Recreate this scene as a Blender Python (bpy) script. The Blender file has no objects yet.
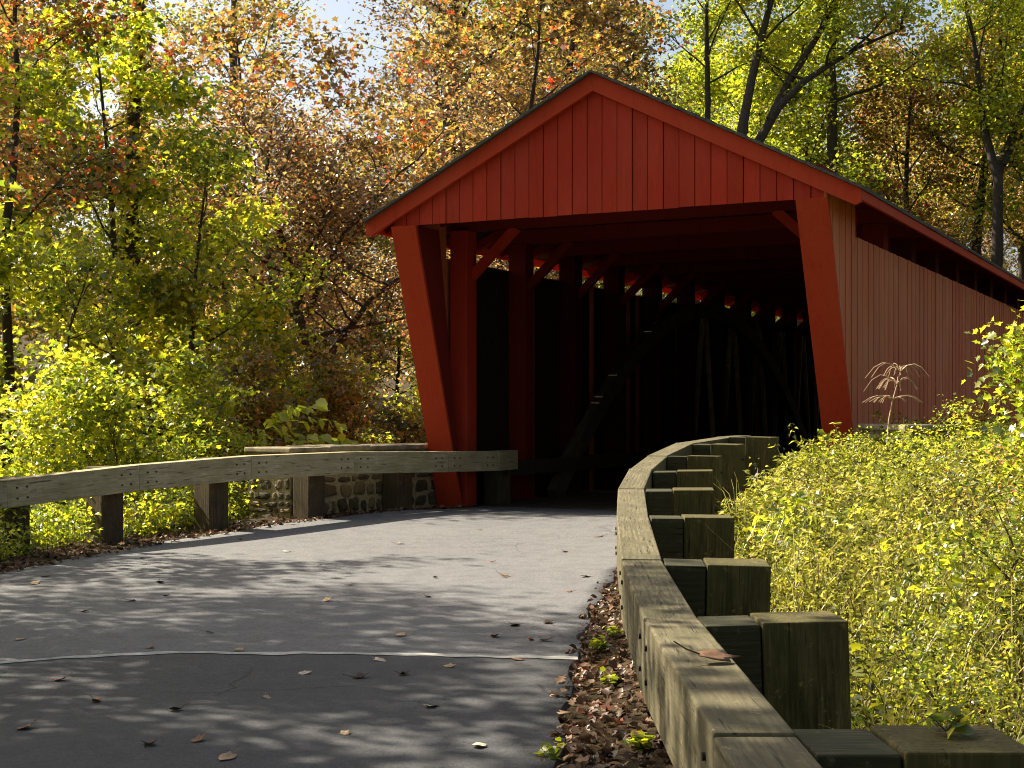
import bpy, math, random
import numpy as np
from mathutils import Vector, Matrix, Quaternion

PI = math.pi
R = math.radians
random.seed(7)
rng = np.random.default_rng(7)
scene = bpy.context.scene
COL = scene.collection

EYE = 1.5                # eye height over the near road
F = 1440.0               # focal length in pixels of a 1024 px wide frame
HOR = 412.0              # horizon row
SUN_AZ, SUN_EL = -61.0, 42.0     # degrees right of the view direction, elevation


def at(px, py, y):
    return Vector(((px - 512) / F * y, y, EYE + (HOR - py) / F * y))


def smooth(x, a, b):
    t = np.clip((np.asarray(x, float) - a) / (b - a), 0, 1)
    return t * t * (3 - 2 * t)


# ------------------------------------------------------------------ materials
def new_mat(name):
    m = bpy.data.materials.new(name)
    m.use_nodes = True
    nt = m.node_tree
    nt.nodes.clear()
    out = nt.nodes.new('ShaderNodeOutputMaterial')
    return m, nt, out


class G:
    """tiny node-graph helper"""
    def __init__(self, nt):
        self.nt = nt

    def n(self, typ, **kw):
        nd = self.nt.nodes.new('ShaderNode' + typ)
        for k, v in kw.items():
            if k.startswith('_'):
                setattr(nd, k[1:], v)
            else:
                key = k.replace('__', ' ')
                s = nd.inputs[int(key[1:])] if key[0] == 'i' and key[1:].isdigit() else nd.inputs[key]
                if isinstance(v, bpy.types.NodeSocket):
                    self.nt.links.new(v, s)
                else:
                    s.default_value = v
        return nd

    def link(self, a, b):
        self.nt.links.new(a, b)

    def coord(self, scale=(1, 1, 1), kind='Object'):
        tc = self.n('TexCoord')
        mp = self.n('Mapping', Scale=scale)
        self.link(tc.outputs[kind], mp.inputs['Vector'])
        return mp.outputs['Vector']

    def noise(self, vec, scale, detail=4.0, rough=0.55, dist=0.0):
        nd = self.n('TexNoise', Vector=vec, Scale=scale, Detail=detail, Roughness=rough, Distortion=dist)
        return nd.outputs['Fac']

    def ramp(self, fac, stops, interp='LINEAR'):
        nd = self.n('ValToRGB', Fac=fac)
        cr = nd.color_ramp
        cr.interpolation = interp
        while len(cr.elements) < len(stops):
            cr.elements.new(0.5)
        for e, (p, c) in zip(cr.elements, stops):
            e.position = p
            e.color = (*c, 1) if len(c) == 3 else c
        return nd.outputs['Color']

    def mix(self, fac, a, b, mode='MIX'):
        nd = self.n('Mix', _data_type='RGBA', _blend_type=mode)
        for i, v in ((0, fac), (6, a), (7, b)):
            if isinstance(v, bpy.types.NodeSocket):
                self.link(v, nd.inputs[i])
            else:
                nd.inputs[i].default_value = v if i == 0 else ((*v, 1) if len(v) == 3 else v)
        return nd.outputs[2]

    def math(self, op, a, b=0.0):
        nd = self.n('Math', _operation=op)
        for i, v in ((0, a), (1, b)):
            if isinstance(v, bpy.types.NodeSocket):
                self.link(v, nd.inputs[i])
            else:
                nd.inputs[i].default_value = v
        return nd.outputs[0]

    def bump(self, h, strength=0.5, dist=0.01):
        return self.n('Bump', Height=h, Strength=strength, Distance=dist).outputs['Normal']

    def bsdf(self, out, color, rough=0.8, normal=None, spec=0.3):
        b = self.n('BsdfPrincipled')
        for key, v in (('Base Color', color), ('Roughness', rough), ('Specular IOR Level', spec)):
            if isinstance(v, bpy.types.NodeSocket):
                self.link(v, b.inputs[key])
            else:
                b.inputs[key].default_value = (*v, 1) if isinstance(v, tuple) else v
        if normal is not None:
            self.link(normal, b.inputs['Normal'])
        self.link(b.outputs[0], out.inputs[0])
        return b


def mat_paint(name, base, dark, pale, grain=(14, 14, 1.1), wear=0.5, rough=0.55):
    m, nt, out = new_mat(name)
    g = G(nt)
    v = g.coord(grain)
    n1 = g.noise(v, 6, 6, 0.65)
    v2 = g.coord((1, 1, 0.35))
    n2 = g.noise(v2, 1.6, 4, 0.6)
    isl = g.n('NewGeometry').outputs['Random Per Island']
    tone = g.mix(isl, tuple(x * 0.88 for x in base), tuple(min(1, x * 1.10) for x in base))
    c = g.mix(g.ramp(n1, [(0.35, (0, 0, 0)), (0.75, (1, 1, 1))]), tone, dark)
    c = g.mix(0.45, tone, c)
    c = g.mix(g.math('MULTIPLY', g.ramp(n2, [(0.45, (0, 0, 0)), (0.8, (1, 1, 1))]), wear), c, pale)
    st = g.noise(g.coord((9, 9, 0.5)), 1.7, 5, 0.7)
    c = g.mix(g.math('MULTIPLY', g.ramp(st, [(0.54, (0, 0, 0)), (0.72, (1, 1, 1))]), 0.45), c, dark)
    b = g.bump(n1, 0.35, 0.006)
    g.bsdf(out, c, rough, b, 0.12)
    return m


def mat_wood(name, cols, grain_axis='X', moss=0.35, rough=0.85):
    m, nt, out = new_mat(name)
    g = G(nt)
    sc = {'X': (0.8, 12, 12), 'Z': (12, 12, 0.8)}[grain_axis]
    v = g.coord(sc)
    oi = g.n('ObjectInfo').outputs['Random']
    va = g.n('VectorMath', _operation='ADD')
    g.link(v, va.inputs[0])
    cb = g.n('CombineXYZ', X=g.math('MULTIPLY', oi, 31.0), Y=g.math('MULTIPLY', oi, 17.0), Z=g.math('MULTIPLY', oi, 23.0))
    g.link(cb.outputs[0], va.inputs[1])
    vv = va.outputs[0]
    n1 = g.noise(vv, 2.6, 8, 0.68, 0.6)
    n1b = g.noise(vv, 7.5, 5, 0.7, 0.3)
    wv = g.n('TexWave', Vector=vv, Scale=0.9, Distortion=5.0, Detail=3.0, _bands_direction='Y')
    n3 = g.noise(g.coord((1, 1, 1)), 3.2, 5, 0.6)
    c = g.ramp(n1, [(0.28, cols[0]), (0.5, cols[1]), (0.74, cols[2])])
    c = g.mix(0.42, c, g.ramp(n1b, [(0.36, tuple(x * 0.6 for x in cols[0])), (0.5, cols[1]), (0.62, tuple(min(0.7, x * 1.2) for x in cols[2]))]))
    c = g.mix(0.16, c, g.mix(wv.outputs['Fac'], cols[0], cols[2]))
    blot = g.ramp(g.noise(g.coord((1.3, 1.3, 1.3)), 2.2, 6, 0.7, 0.5), [(0.40, (0, 0, 0)), (0.62, (1, 1, 1))])
    c = g.mix(g.math('MULTIPLY', blot, 0.45), c, cols[0])
    c = g.mix(g.math('MULTIPLY', g.ramp(n3, [(0.42, (0, 0, 0)), (0.66, (1, 1, 1))]), moss), c, cols[3])
    c = g.mix(g.math('MULTIPLY', oi, 0.35), c, cols[1])
    lich = g.ramp(g.noise(g.coord((1, 1, 1)), 17, 5, 0.75), [(0.60, (0, 0, 0)), (0.68, (1, 1, 1))])
    c = g.mix(g.math('MULTIPLY', lich, 0.45), c, tuple(min(0.6, x * 1.5) for x in cols[2]))
    crack = g.ramp(g.noise(vv, 4.5, 2, 0.5, 0.3), [(0.30, (0, 0, 0)), (0.36, (1, 1, 1))])
    c = g.mix(0.75, c, g.mix(crack, tuple(x * 0.35 for x in cols[0]), c))
    h = g.math('ADD', g.math('MULTIPLY', n1, 0.8), g.math('MULTIPLY', crack, 0.4))
    h = g.math('ADD', h, g.math('MULTIPLY', wv.outputs['Fac'], 0.10))
    g.bsdf(out, c, rough, g.bump(h, 0.55, 0.008), 0.25)
    return m


def mat_asphalt(name, base, k):
    m, nt, out = new_mat(name)
    g = G(nt)
    v = g.coord()
    fine = g.noise(v, 85, 4, 0.8)
    vor = g.n('TexVoronoi', Vector=v, Scale=62.0)
    grit = g.ramp(g.noise(v, 34, 3, 0.75), [(0.40, (0, 0, 0)), (0.60, (1, 1, 1))])
    big = g.noise(v, 0.55, 5, 0.6)
    mid = g.noise(v, 5.0, 5, 0.65)
    lo = tuple(x * 0.45 for x in base)
    hi = tuple(min(0.9, x * 1.75) for x in base)
    c = g.ramp(fine, [(0.36, lo), (0.5, base), (0.64, hi)])
    c = g.mix(0.35, c, g.mix(vor.outputs['Color'], lo, hi))
    c = g.mix(0.30, c, g.mix(grit, lo, hi))
    c = g.mix(g.ramp(big, [(0.35, (0, 0, 0)), (0.7, (0.5, 0.5, 0.5))]), c, tuple(x * 1.25 for x in base))
    c = g.mix(g.ramp(mid, [(0.3, (0.4, 0.4, 0.4)), (0.55, (0, 0, 0))]), c, lo)
    # cracks: warped cell borders shown only here and there
    wp = g.n('TexNoise', Vector=v, Scale=3.0, Detail=4.0)
    mx = g.mix(0.18, v, wp.outputs['Color'])
    cv = g.n('TexVoronoi', Vector=mx, Scale=0.9, _feature='DISTANCE_TO_EDGE')
    line = g.ramp(cv.outputs['Distance'], [(0.0, (1, 1, 1)), (0.012, (0, 0, 0))])
    where = g.ramp(g.noise(v, 0.5, 2, 0.5), [(0.52, (0, 0, 0)), (0.6, (1, 1, 1))])
    ck = g.math('MULTIPLY', g.math('MULTIPLY', line, where), k)
    c = g.mix(ck, c, (0.012, 0.012, 0.012))
    h = g.math('SUBTRACT', g.math('ADD', fine, g.math('MULTIPLY', vor.outputs['Distance'], 0.6)), g.math('MULTIPLY', ck, 2.0))
    g.bsdf(out, c, 0.78, g.bump(h, 0.6, 0.006), 0.35)
    return m


def mat_soil(name):
    m, nt, out = new_mat(name)
    g = G(nt)
    v = g.coord()
    n1 = g.noise(v, 2.2, 8, 0.7)
    n2 = g.noise(v, 38, 4, 0.7)
    c = g.ramp(n1, [(0.3, (0.035, 0.028, 0.016)), (0.5, (0.075, 0.055, 0.03)), (0.7, (0.06, 0.07, 0.022))])
    c = g.mix(0.5, c, g.ramp(n2, [(0.35, (0.02, 0.015, 0.008)), (0.7, (0.09, 0.058, 0.032))]))
    g.bsdf(out, c, 0.95, g.bump(n2, 0.8, 0.03), 0.1)
    return m


def mat_stone(name):
    m, nt, out = new_mat(name)
    g = G(nt)
    v = g.coord((1, 1, 1.45))
    wp = g.n('TexNoise', Vector=v, Scale=2.5, Detail=3.0)
    mv = g.mix(0.2, v, wp.outputs['Color'])
    ed = g.n('TexVoronoi', Vector=mv, Scale=5.2, _feature='DISTANCE_TO_EDGE')
    ce = g.n('TexVoronoi', Vector=mv, Scale=5.2)
    sep = g.n('SeparateColor', Color=ce.outputs['Color'])
    fine = g.noise(v, 24, 6, 0.7)
    st = g.ramp(sep.outputs[0], [(0.0, (0.035, 0.028, 0.018)), (0.35, (0.10, 0.075, 0.042)), (0.65, (0.06, 0.052, 0.036)), (1.0, (0.17, 0.13, 0.075))])
    st = g.mix(g.math('MULTIPLY', fine, 0.6), st, (0.06, 0.055, 0.035))
    mort = g.mix(fine, (0.46, 0.39, 0.25), (0.20, 0.165, 0.10))
    mask = g.ramp(ed.outputs['Distance'], [(0.05, (0, 0, 0)), (0.15, (1, 1, 1))])
    c = g.mix(mask, mort, st)
    h = g.math('ADD', g.math('MULTIPLY', mask, 1.0), g.math('MULTIPLY', fine, 0.35))
    g.bsdf(out, c, 0.9, g.bump(h, 1.0, 0.06), 0.2)
    return m


def mat_simple(name, base, rough=0.7, var=0.35, scale=9.0, metallic=0.0, grain=(1, 1, 1)):
    m, nt, out = new_mat(name)
    g = G(nt)
    n = g.noise(g.coord(grain), scale, 5, 0.65)
    c = g.ramp(n, [(0.3, tuple(x * (1 - var) for x in base)), (0.7, tuple(min(1, x * (1 + var)) for x in base))])
    b = g.bsdf(out, c, rough, g.bump(n, 0.3, 0.01), 0.3)
    b.inputs['Metallic'].default_value = metallic
    return m


def mat_leaf(name, stops, trans=0.5, nscale=0.6, gloss=0.06, nmix=0.3, sat=1.0, val=1.55):
    """autumn leaves: each leaf its own hue, hues drifting in patches; light passes through the blade"""
    m, nt, out = new_mat(name)
    g = G(nt)
    isl = g.n('NewGeometry').outputs['Random Per Island']
    oi = g.n('ObjectInfo')
    tc = g.n('TexCoord')
    va = g.n('VectorMath', _operation='ADD')
    g.link(tc.outputs['Object'], va.inputs[0])
    g.link(oi.outputs['Location'], va.inputs[1])
    n = g.noise(va.outputs[0], nscale, 3, 0.6)
    n = g.math('MULTIPLY', g.math('SUBTRACT', n, 0.5), 2.6)
    f = g.math('ADD', g.math('MULTIPLY', isl, 1 - nmix), g.math('MULTIPLY', g.math('ADD', n, 0.5), nmix))
    c = g.ramp(f, stops)
    hsv = g.n('HueSaturation', Color=c, Saturation=sat, Value=val)
    dif = g.n('BsdfDiffuse', Color=c)
    tr = g.n('BsdfTranslucent', Color=hsv.outputs[0])
    mx = g.n('MixShader', Fac=trans)
    g.link(dif.outputs[0], mx.inputs[1])
    g.link(tr.outputs[0], mx.inputs[2])
    gl = g.n('BsdfGlossy', Roughness=0.42, Color=(1, 1, 1, 1))
    m2 = g.n('MixShader', Fac=gloss)
    g.link(mx.outputs[0], m2.inputs[1])
    g.link(gl.outputs[0], m2.inputs[2])
    g.link(m2.outputs[0], out.inputs[0])
    return m


M = {}
M['red'] = mat_paint('red_paint', (0.43, 0.037, 0.015), (0.25, 0.016, 0.008), (0.47, 0.075, 0.04), wear=0.55, rough=0.7)
M['red_trim'] = mat_paint('red_trim_paint', (0.47, 0.052, 0.018), (0.31, 0.022, 0.009), (0.50, 0.085, 0.04), wear=0.45, rough=0.7)
M['siding'] = mat_paint('faded_red_siding', (0.56, 0.155, 0.070), (0.40, 0.085, 0.036), (0.62, 0.30, 0.17), grain=(30, 30, 0.7), wear=0.5, rough=0.6)
M['red_dim'] = mat_paint('dimmed_red_paint', (0.17, 0.014, 0.008), (0.09, 0.008, 0.005), (0.16, 0.03, 0.018), wear=0.4, rough=0.8)  # the same red darkened for parts inside the portal; shade in the colour
M['red_dark'] = mat_paint('shaded_red_paint', (0.075, 0.007, 0.005), (0.035, 0.004, 0.003), (0.08, 0.02, 0.012), wear=0.4, rough=0.85)  # red darkened further: the shade on deeper posts is put into the paint
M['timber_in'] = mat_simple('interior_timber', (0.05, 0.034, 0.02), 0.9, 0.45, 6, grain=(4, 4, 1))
M['timber_dark'] = mat_simple('shaded_interior_timber', (0.022, 0.011, 0.007), 0.9, 0.45, 6, grain=(4, 4, 1))  # unpainted wood, darkened further so its colour carries the interior's shade
M['timber_pale'] = mat_simple('lit_brace_timber', (0.42, 0.32, 0.19), 0.8, 0.4, 5, grain=(4, 4, 1))  # made pale so unlit braces read as light streaks in the dark interior
M['timber_arch'] = mat_simple('arch_timber', (0.085, 0.062, 0.037), 0.85, 0.5, 4, grain=(3, 1, 1))
M['shingle'] = mat_simple('roof_shingle', (0.085, 0.08, 0.07), 0.95, 0.5, 14, grain=(2, 7, 2))
M['post'] = mat_wood('post_timber', [(0.020, 0.016, 0.005), (0.075, 0.062, 0.020), (0.19, 0.155, 0.06), (0.07, 0.068, 0.016)], 'Z', 0.4)
M['block'] = mat_wood('block_timber', [(0.014, 0.014, 0.007), (0.04, 0.038, 0.018), (0.11, 0.098, 0.05), (0.04, 0.048, 0.016)], 'X', 0.4)
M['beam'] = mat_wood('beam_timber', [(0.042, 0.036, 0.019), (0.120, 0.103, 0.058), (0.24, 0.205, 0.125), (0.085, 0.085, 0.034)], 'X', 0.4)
M['beam_left'] = mat_wood('left_beam_timber', [(0.18, 0.14, 0.075), (0.45, 0.37, 0.215), (0.62, 0.53, 0.34), (0.28, 0.26, 0.11)], 'X', 0.3)  # wood lightened to look lit, since this beam face stands in shade
M['post_left'] = mat_wood('left_post_timber', [(0.035, 0.026, 0.016), (0.09, 0.065, 0.038), (0.16, 0.115, 0.065), (0.06, 0.06, 0.03)], 'Z', 0.3)
M['bolt'] = mat_simple('bolt_iron', (0.03, 0.027, 0.024), 0.6, 0.3, 30, 0.6)
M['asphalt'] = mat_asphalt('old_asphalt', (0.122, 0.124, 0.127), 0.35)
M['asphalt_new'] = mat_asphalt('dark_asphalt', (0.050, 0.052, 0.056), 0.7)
M['seam'] = mat_simple('pale_seam', (0.40, 0.40, 0.36), 0.9, 0.3, 12)
M['soil'] = mat_soil('forest_floor')
M['stone'] = mat_stone('field_stone')
def mat_rubble(name):
    m, nt, out = new_mat(name)
    g = G(nt)
    isl = g.n('NewGeometry').outputs['Random Per Island']
    n = g.noise(g.coord(), 14, 6, 0.7)
    c = g.ramp(isl, [(0.0, (0.035, 0.030, 0.022)), (0.3, (0.075, 0.060, 0.040)), (0.55, (0.05, 0.05, 0.04)), (0.75, (0.15, 0.11, 0.065)), (0.95, (0.22, 0.17, 0.10))])
    c = g.mix(g.math('MULTIPLY', g.ramp(n, [(0.4, (0, 0, 0)), (0.7, (1, 1, 1))]), 0.5), c, (0.16, 0.14, 0.09))
    g.bsdf(out, c, 0.9, g.bump(n, 0.8, 0.02), 0.2)
    return m
M['rubble'] = mat_rubble('rubble_stone')
M['mortar'] = mat_simple('lime_mortar', (0.30, 0.26, 0.17), 0.95, 0.45, 16)
M['coping'] = mat_simple('coping_stone', (0.26, 0.22, 0.145), 0.9, 0.5, 7)
M['bark'] = mat_simple('bark', (0.055, 0.045, 0.034), 0.95, 0.5, 5, grain=(5, 5, 1))
M['bark_grey'] = mat_simple('grey_bark', (0.075, 0.066, 0.052), 0.95, 0.4, 5, grain=(5, 5, 1))
M['twig'] = mat_simple('twig', (0.09, 0.06, 0.035), 0.9, 0.3, 8)
M['stem'] = mat_simple('green_stem', (0.12, 0.11, 0.03), 0.8, 0.3, 8)
M['drystem'] = mat_simple('dry_stem', (0.42, 0.29, 0.19), 0.8, 0.3, 8)

YG = [(0.08, (0.05, 0.085, 0.010)), (0.3, (0.14, 0.195, 0.014)), (0.55, (0.31, 0.35, 0.018)), (0.8, (0.50, 0.46, 0.024)), (0.95, (0.52, 0.32, 0.035))]
RED = [(0.12, (0.03, 0.035, 0.012)), (0.35, (0.10, 0.09, 0.02)), (0.5, (0.30, 0.20, 0.04)), (0.62, (0.42, 0.16, 0.035)), (0.75, (0.40, 0.05, 0.02)), (0.88, (0.52, 0.36, 0.05))]
GREEN = [(0.0, (0.05, 0.085, 0.012)), (0.3, (0.11, 0.155, 0.016)), (0.6, (0.24, 0.27, 0.022)), (0.85, (0.40, 0.37, 0.03)), (1.0, (0.46, 0.30, 0.03))]
OLIVE = [(0.0, (0.05, 0.058, 0.015)), (0.35, (0.13, 0.13, 0.02)), (0.6, (0.27, 0.23, 0.03)), (0.82, (0.38, 0.22, 0.04)), (1.0, (0.34, 0.055, 0.02))]
RUST = [(0.12, (0.035, 0.026, 0.016)), (0.32, (0.10, 0.065, 0.03)), (0.46, (0.33, 0.21, 0.06)), (0.58, (0.54, 0.40, 0.11)), (0.68, (0.48, 0.20, 0.055)), (0.80, (0.17, 0.17, 0.035)), (0.90, (0.46, 0.09, 0.035))]
GOLD = [(0.12, (0.035, 0.04, 0.012)), (0.35, (0.12, 0.125, 0.022)), (0.52, (0.34, 0.31, 0.035)), (0.66, (0.58, 0.47, 0.06)), (0.80, (0.42, 0.21, 0.05)), (0.90, (0.40, 0.09, 0.025))]
ORANGE = [(0.12, (0.045, 0.034, 0.014)), (0.32, (0.16, 0.11, 0.03)), (0.46, (0.36, 0.26, 0.05)), (0.56, (0.54, 0.38, 0.06)), (0.65, (0.44, 0.17, 0.04)), (0.76, (0.13, 0.16, 0.03)), (0.86, (0.50, 0.10, 0.025)), (0.92, (0.48, 0.03, 0.015))]
WEED = [(0.12, (0.035, 0.042, 0.010)), (0.37, (0.11, 0.13, 0.018)), (0.56, (0.33, 0.335, 0.032)), (0.75, (0.54, 0.47, 0.06)), (0.87, (0.54, 0.47, 0.16)), (0.95, (0.26, 0.13, 0.05))]
M['leaf_yg'] = mat_leaf('leaf_yellow_green', YG, 0.68, val=1.8)
M['leaf_green'] = mat_leaf('leaf_green', GREEN, 0.62)
M['leaf_olive'] = mat_leaf('leaf_olive', OLIVE, 0.58)
M['leaf_rust'] = mat_leaf('leaf_rust', RUST, 0.55, gloss=0.08, val=1.35)
M['leaf_gold'] = mat_leaf('leaf_gold', GOLD, 0.6, val=1.4)
M['leaf_orange'] = mat_leaf('leaf_orange', ORANGE, 0.58, val=1.25)
M['leaf_lime'] = mat_leaf('leaf_lime', [(0.1, (0.26, 0.36, 0.03)), (0.5, (0.40, 0.48, 0.04)), (0.9, (0.52, 0.52, 0.05))], 0.6)
M['leaf_red'] = mat_leaf('leaf_red', RED, 0.6)
M['leaf_weed'] = mat_leaf('leaf_weed', WEED, 0.48, nscale=1.6, gloss=0.015, nmix=0.42, sat=1.0, val=1.5)
M['grass_dry'] = mat_leaf('dry_grass_blade', [(0.0, (0.22, 0.20, 0.05)), (0.5, (0.38, 0.34, 0.09)), (1.0, (0.52, 0.45, 0.18))], 0.4)
M['litter'] = mat_leaf('fallen_leaf_brown', [(0.1, (0.03, 0.018, 0.011)), (0.35, (0.085, 0.045, 0.024)), (0.58, (0.19, 0.11, 0.06)), (0.72, (0.32, 0.215, 0.14)), (0.8, (0.12, 0.065, 0.035)), (0.95, (0.17, 0.04, 0.02))], 0.1, 2.0, 0.03, 0.15)


# ------------------------------------------------------------------ mesh building
class MB:
    def __init__(self):
        self.v = []
        self.f = []

    def add(self, verts, faces):
        k = len(self.v)
        self.v.extend([tuple(p) for p in verts])
        self.f.extend([tuple(i + k for i in f) for f in faces])

    def box(self, x0, x1, y0, y1, z0, z1):
        self.add([(x0, y0, z0), (x1, y0, z0), (x1, y1, z0), (x0, y1, z0), (x0, y0, z1), (x1, y0, z1), (x1, y1, z1), (x0, y1, z1)],
                 [(0, 3, 2, 1), (4, 5, 6, 7), (0, 1, 5, 4), (1, 2, 6, 5), (2, 3, 7, 6), (3, 0, 4, 7)])

    def prism(self, poly, axis, a, b):
        """poly: 2-D points; axis: the coordinate the polygon is extruded along"""
        n = len(poly)
        def p3(p, t):
            return {'x': (t, p[0], p[1]), 'y': (p[0], t, p[1]), 'z': (p[0], p[1], t)}[axis]
        vs = [p3(p, a) for p in poly] + [p3(p, b) for p in poly]
        fs = [tuple(range(n - 1, -1, -1)), tuple(range(n, 2 * n))]
        fs += [(i, (i + 1) % n, n + (i + 1) % n, n + i) for i in range(n)]
        self.add(vs, fs)

    def bar(self, p, q, w, h, up=(0, 0, 1)):
        """rectangular timber from p to q"""
        p, q = Vector(p), Vector(q)
        d = (q - p).normalized()
        u = Vector(up)
        s = d.cross(u)
        if s.length < 1e-4:
            s = d.cross(Vector((1, 0, 0)))
        s.normalize()
        n = s.cross(d)
        vs = []
        for c in (p, q):
            for a, b in ((-1, -1), (1, -1), (1, 1), (-1, 1)):
                vs.append(c + s * (a * w / 2) + n * (b * h / 2))
        self.add(vs, [(3, 2, 1, 0), (4, 5, 6, 7), (0, 1, 5, 4), (1, 2, 6, 5), (2, 3, 7, 6), (3, 0, 4, 7)])

    def tube(self, pts, radii, n=6, cap=False):
        pts = [Vector(p) for p in pts]
        k = len(self.v)
        prev = None
        for i, p in enumerate(pts):
            d = (pts[min(i + 1, len(pts) - 1)] - pts[max(i - 1, 0)])
            d = d.normalized() if d.length > 1e-6 else Vector((0, 0, 1))
            if prev is None:
                s = d.cross(Vector((0.3, 0.9, 0.1)))
            else:
                s = prev - d * prev.dot(d)
            s.normalize()
            prev = s
            t = d.cross(s)
            for j in range(n):
                a = 2 * PI * j / n
                self.v.append(tuple(p + (s * math.cos(a) + t * math.sin(a)) * radii[i]))
        for i in range(len(pts) - 1):
            for j in range(n):
                a, b = k + i * n + j, k + i * n + (j + 1) % n
                self.f.append((a, b, b + n, a + n))
        if cap:
            self.f.append(tuple(k + (len(pts) - 1) * n + j for j in range(n)))

    def mesh(self, name, mat, smooth_shade=False):
        me = bpy.data.meshes.new(name)
        me.from_pydata(self.v, [], self.f)
        if mat:
            me.materials.append(mat)
        if smooth_shade:
            me.polygons.foreach_set('use_smooth', [True] * len(me.polygons))
        me.update()
        return me

    def build(self, name, mat, parent=None, smooth_shade=False, bevel=0.0):
        return link(name, self.mesh(name, mat, smooth_shade), parent, bevel)


def link(name, me, parent=None, bevel=0.0):
    o = bpy.data.objects.new(name, me)
    COL.objects.link(o)
    if parent is not None:
        o.parent = parent
    if bevel:
        b = o.modifiers.new('bevel', 'BEVEL')
        b.width = bevel
        b.segments = 2
        b.limit_method = 'ANGLE'
    return o


def tag(o, label=None, cat=None, group=None, kind=None):
    if label:
        o['label'] = label
    if cat:
        o['category'] = cat
    if group:
        o['group'] = group
    if kind:
        o['kind'] = kind
    return o


def empty(name, loc, label=None, cat=None, group=None, rz=0.0):
    o = bpy.data.objects.new(name, None)
    o.empty_display_size = 0.2
    COL.objects.link(o)
    o.location = loc
    o.rotation_euler = (0, 0, rz)
    return tag(o, label, cat, group)


LEAF4 = (np.array([(0, 0, 0), (0.5, 0.36, 0.10), (1, 0, -0.08), (0.5, -0.36, 0.10)]), np.array([(0, 2, 1), (0, 3, 2)]))
LEAF6 = (np.array([(0, 0, 0), (0.28, 0.34, 0.08), (0.62, 0.36, 0.05), (1.0, 0, -0.12), (0.62, -0.36, 0.05), (0.28, -0.34, 0.08)]),
         np.array([(0, 3, 2, 1), (0, 5, 4, 3)]))
LANCE = (np.array([(0, 0, 0), (0.35, 0.2, 0.05), (1, 0, -0.12), (0.35, -0.2, 0.05)]), np.array([(0, 2, 1), (0, 3, 2)]))
# broad lobed leaf: two fans either side of the midrib
LOBED = (np.array([(0, 0, 0), (0.12, 0.34, 0.06), (0.34, 0.20, 0.03), (0.52, 0.52, 0.07), (0.66, 0.20, 0.02), (1.0, 0, -0.10),
                   (0.66, -0.20, 0.02), (0.52, -0.52, 0.07), (0.34, -0.20, 0.03), (0.12, -0.34, 0.06)]),
         np.array([(0, 5, 4, 2), (0, 2, 1, 1), (2, 4, 3, 3), (0, 8, 6, 5), (0, 9, 8, 8), (8, 7, 6, 6)]))


def leaf_mesh(name, P, size, mat, shape=LEAF4, tilt=0.7, up=None, direction=None, extra=None):
    """one mesh of many separate leaf blades"""
    n = len(P)
    size = np.broadcast_to(size, (n,))
    az = rng.uniform(0, 2 * PI, n)
    d = np.stack([np.cos(az), np.sin(az), rng.normal(-0.25, 0.45, n)], 1) if direction is None else direction + rng.normal(0, 0.5, (n, 3))
    d /= np.linalg.norm(d, axis=1, keepdims=True)
    nr = rng.normal(0, tilt, (n, 3))
    nr[:, 2] += 1.0
    if up is not None:
        nr += up
    nr -= d * np.sum(nr * d, 1, keepdims=True)
    nr /= np.linalg.norm(nr, axis=1, keepdims=True) + 1e-9
    s = np.cross(nr, d)
    T, FA = shape
    wid = rng.uniform(0.75, 1.2, n)
    cur = rng.uniform(0.2, 2.2, n)
    V = (P[:, None, :] + size[:, None, None] * (T[None, :, 0, None] * d[:, None, :]
         + T[None, :, 1, None] * wid[:, None, None] * s[:, None, :]
         + T[None, :, 2, None] * cur[:, None, None] * nr[:, None, :]))
    k = len(T)
    V = V.reshape(-1, 3)
    faces = []
    for fa in FA:
        u = list(dict.fromkeys(fa.tolist()))
        faces.append((len(u), (np.array(u)[None, :] + k * np.arange(n)[:, None]).reshape(-1)))
    loops = np.concatenate([b for _, b in faces]).astype(np.int32)
    tot = np.concatenate([np.full(n, a) for a, _ in faces]).astype(np.int32)
    if extra is not None and len(extra.v):
        ev = np.array(extra.v)
        el = np.concatenate([np.array(f) for f in extra.f]) + len(V)
        et = np.array([len(f) for f in extra.f])
        V = np.concatenate([V, ev])
        loops = np.concatenate([loops, el]).astype(np.int32)
        tot = np.concatenate([tot, et]).astype(np.int32)
    start = np.concatenate([[0], np.cumsum(tot)[:-1]]).astype(np.int32)
    me = bpy.data.meshes.new(name)
    me.vertices.add(len(V))
    me.vertices.foreach_set('co', V.astype(np.float32).reshape(-1))
    me.loops.add(len(loops))
    me.loops.foreach_set('vertex_index', loops)
    me.polygons.add(len(tot))
    me.polygons.foreach_set('loop_start', start)
    me.polygons.foreach_set('loop_total', tot)
    me.materials.append(mat)
    me.update(calc_edges=True)
    return me


# ------------------------------------------------------------------ lie of the land
BX, BY, BZ, BA = 1.05, 18.32, 0.14, R(27)
SA, CA = math.sin(BA), math.cos(BA)


def uv(X, Y):
    """world ground position in the bridge's frame: across, along"""
    return (X - BX) * CA - (Y - BY) * SA, (X - BX) * SA + (Y - BY) * CA


def bw(u, v, w=0.0):
    return Vector((BX + u * CA + v * SA, BY - u * SA + v * CA, BZ + w))


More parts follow.
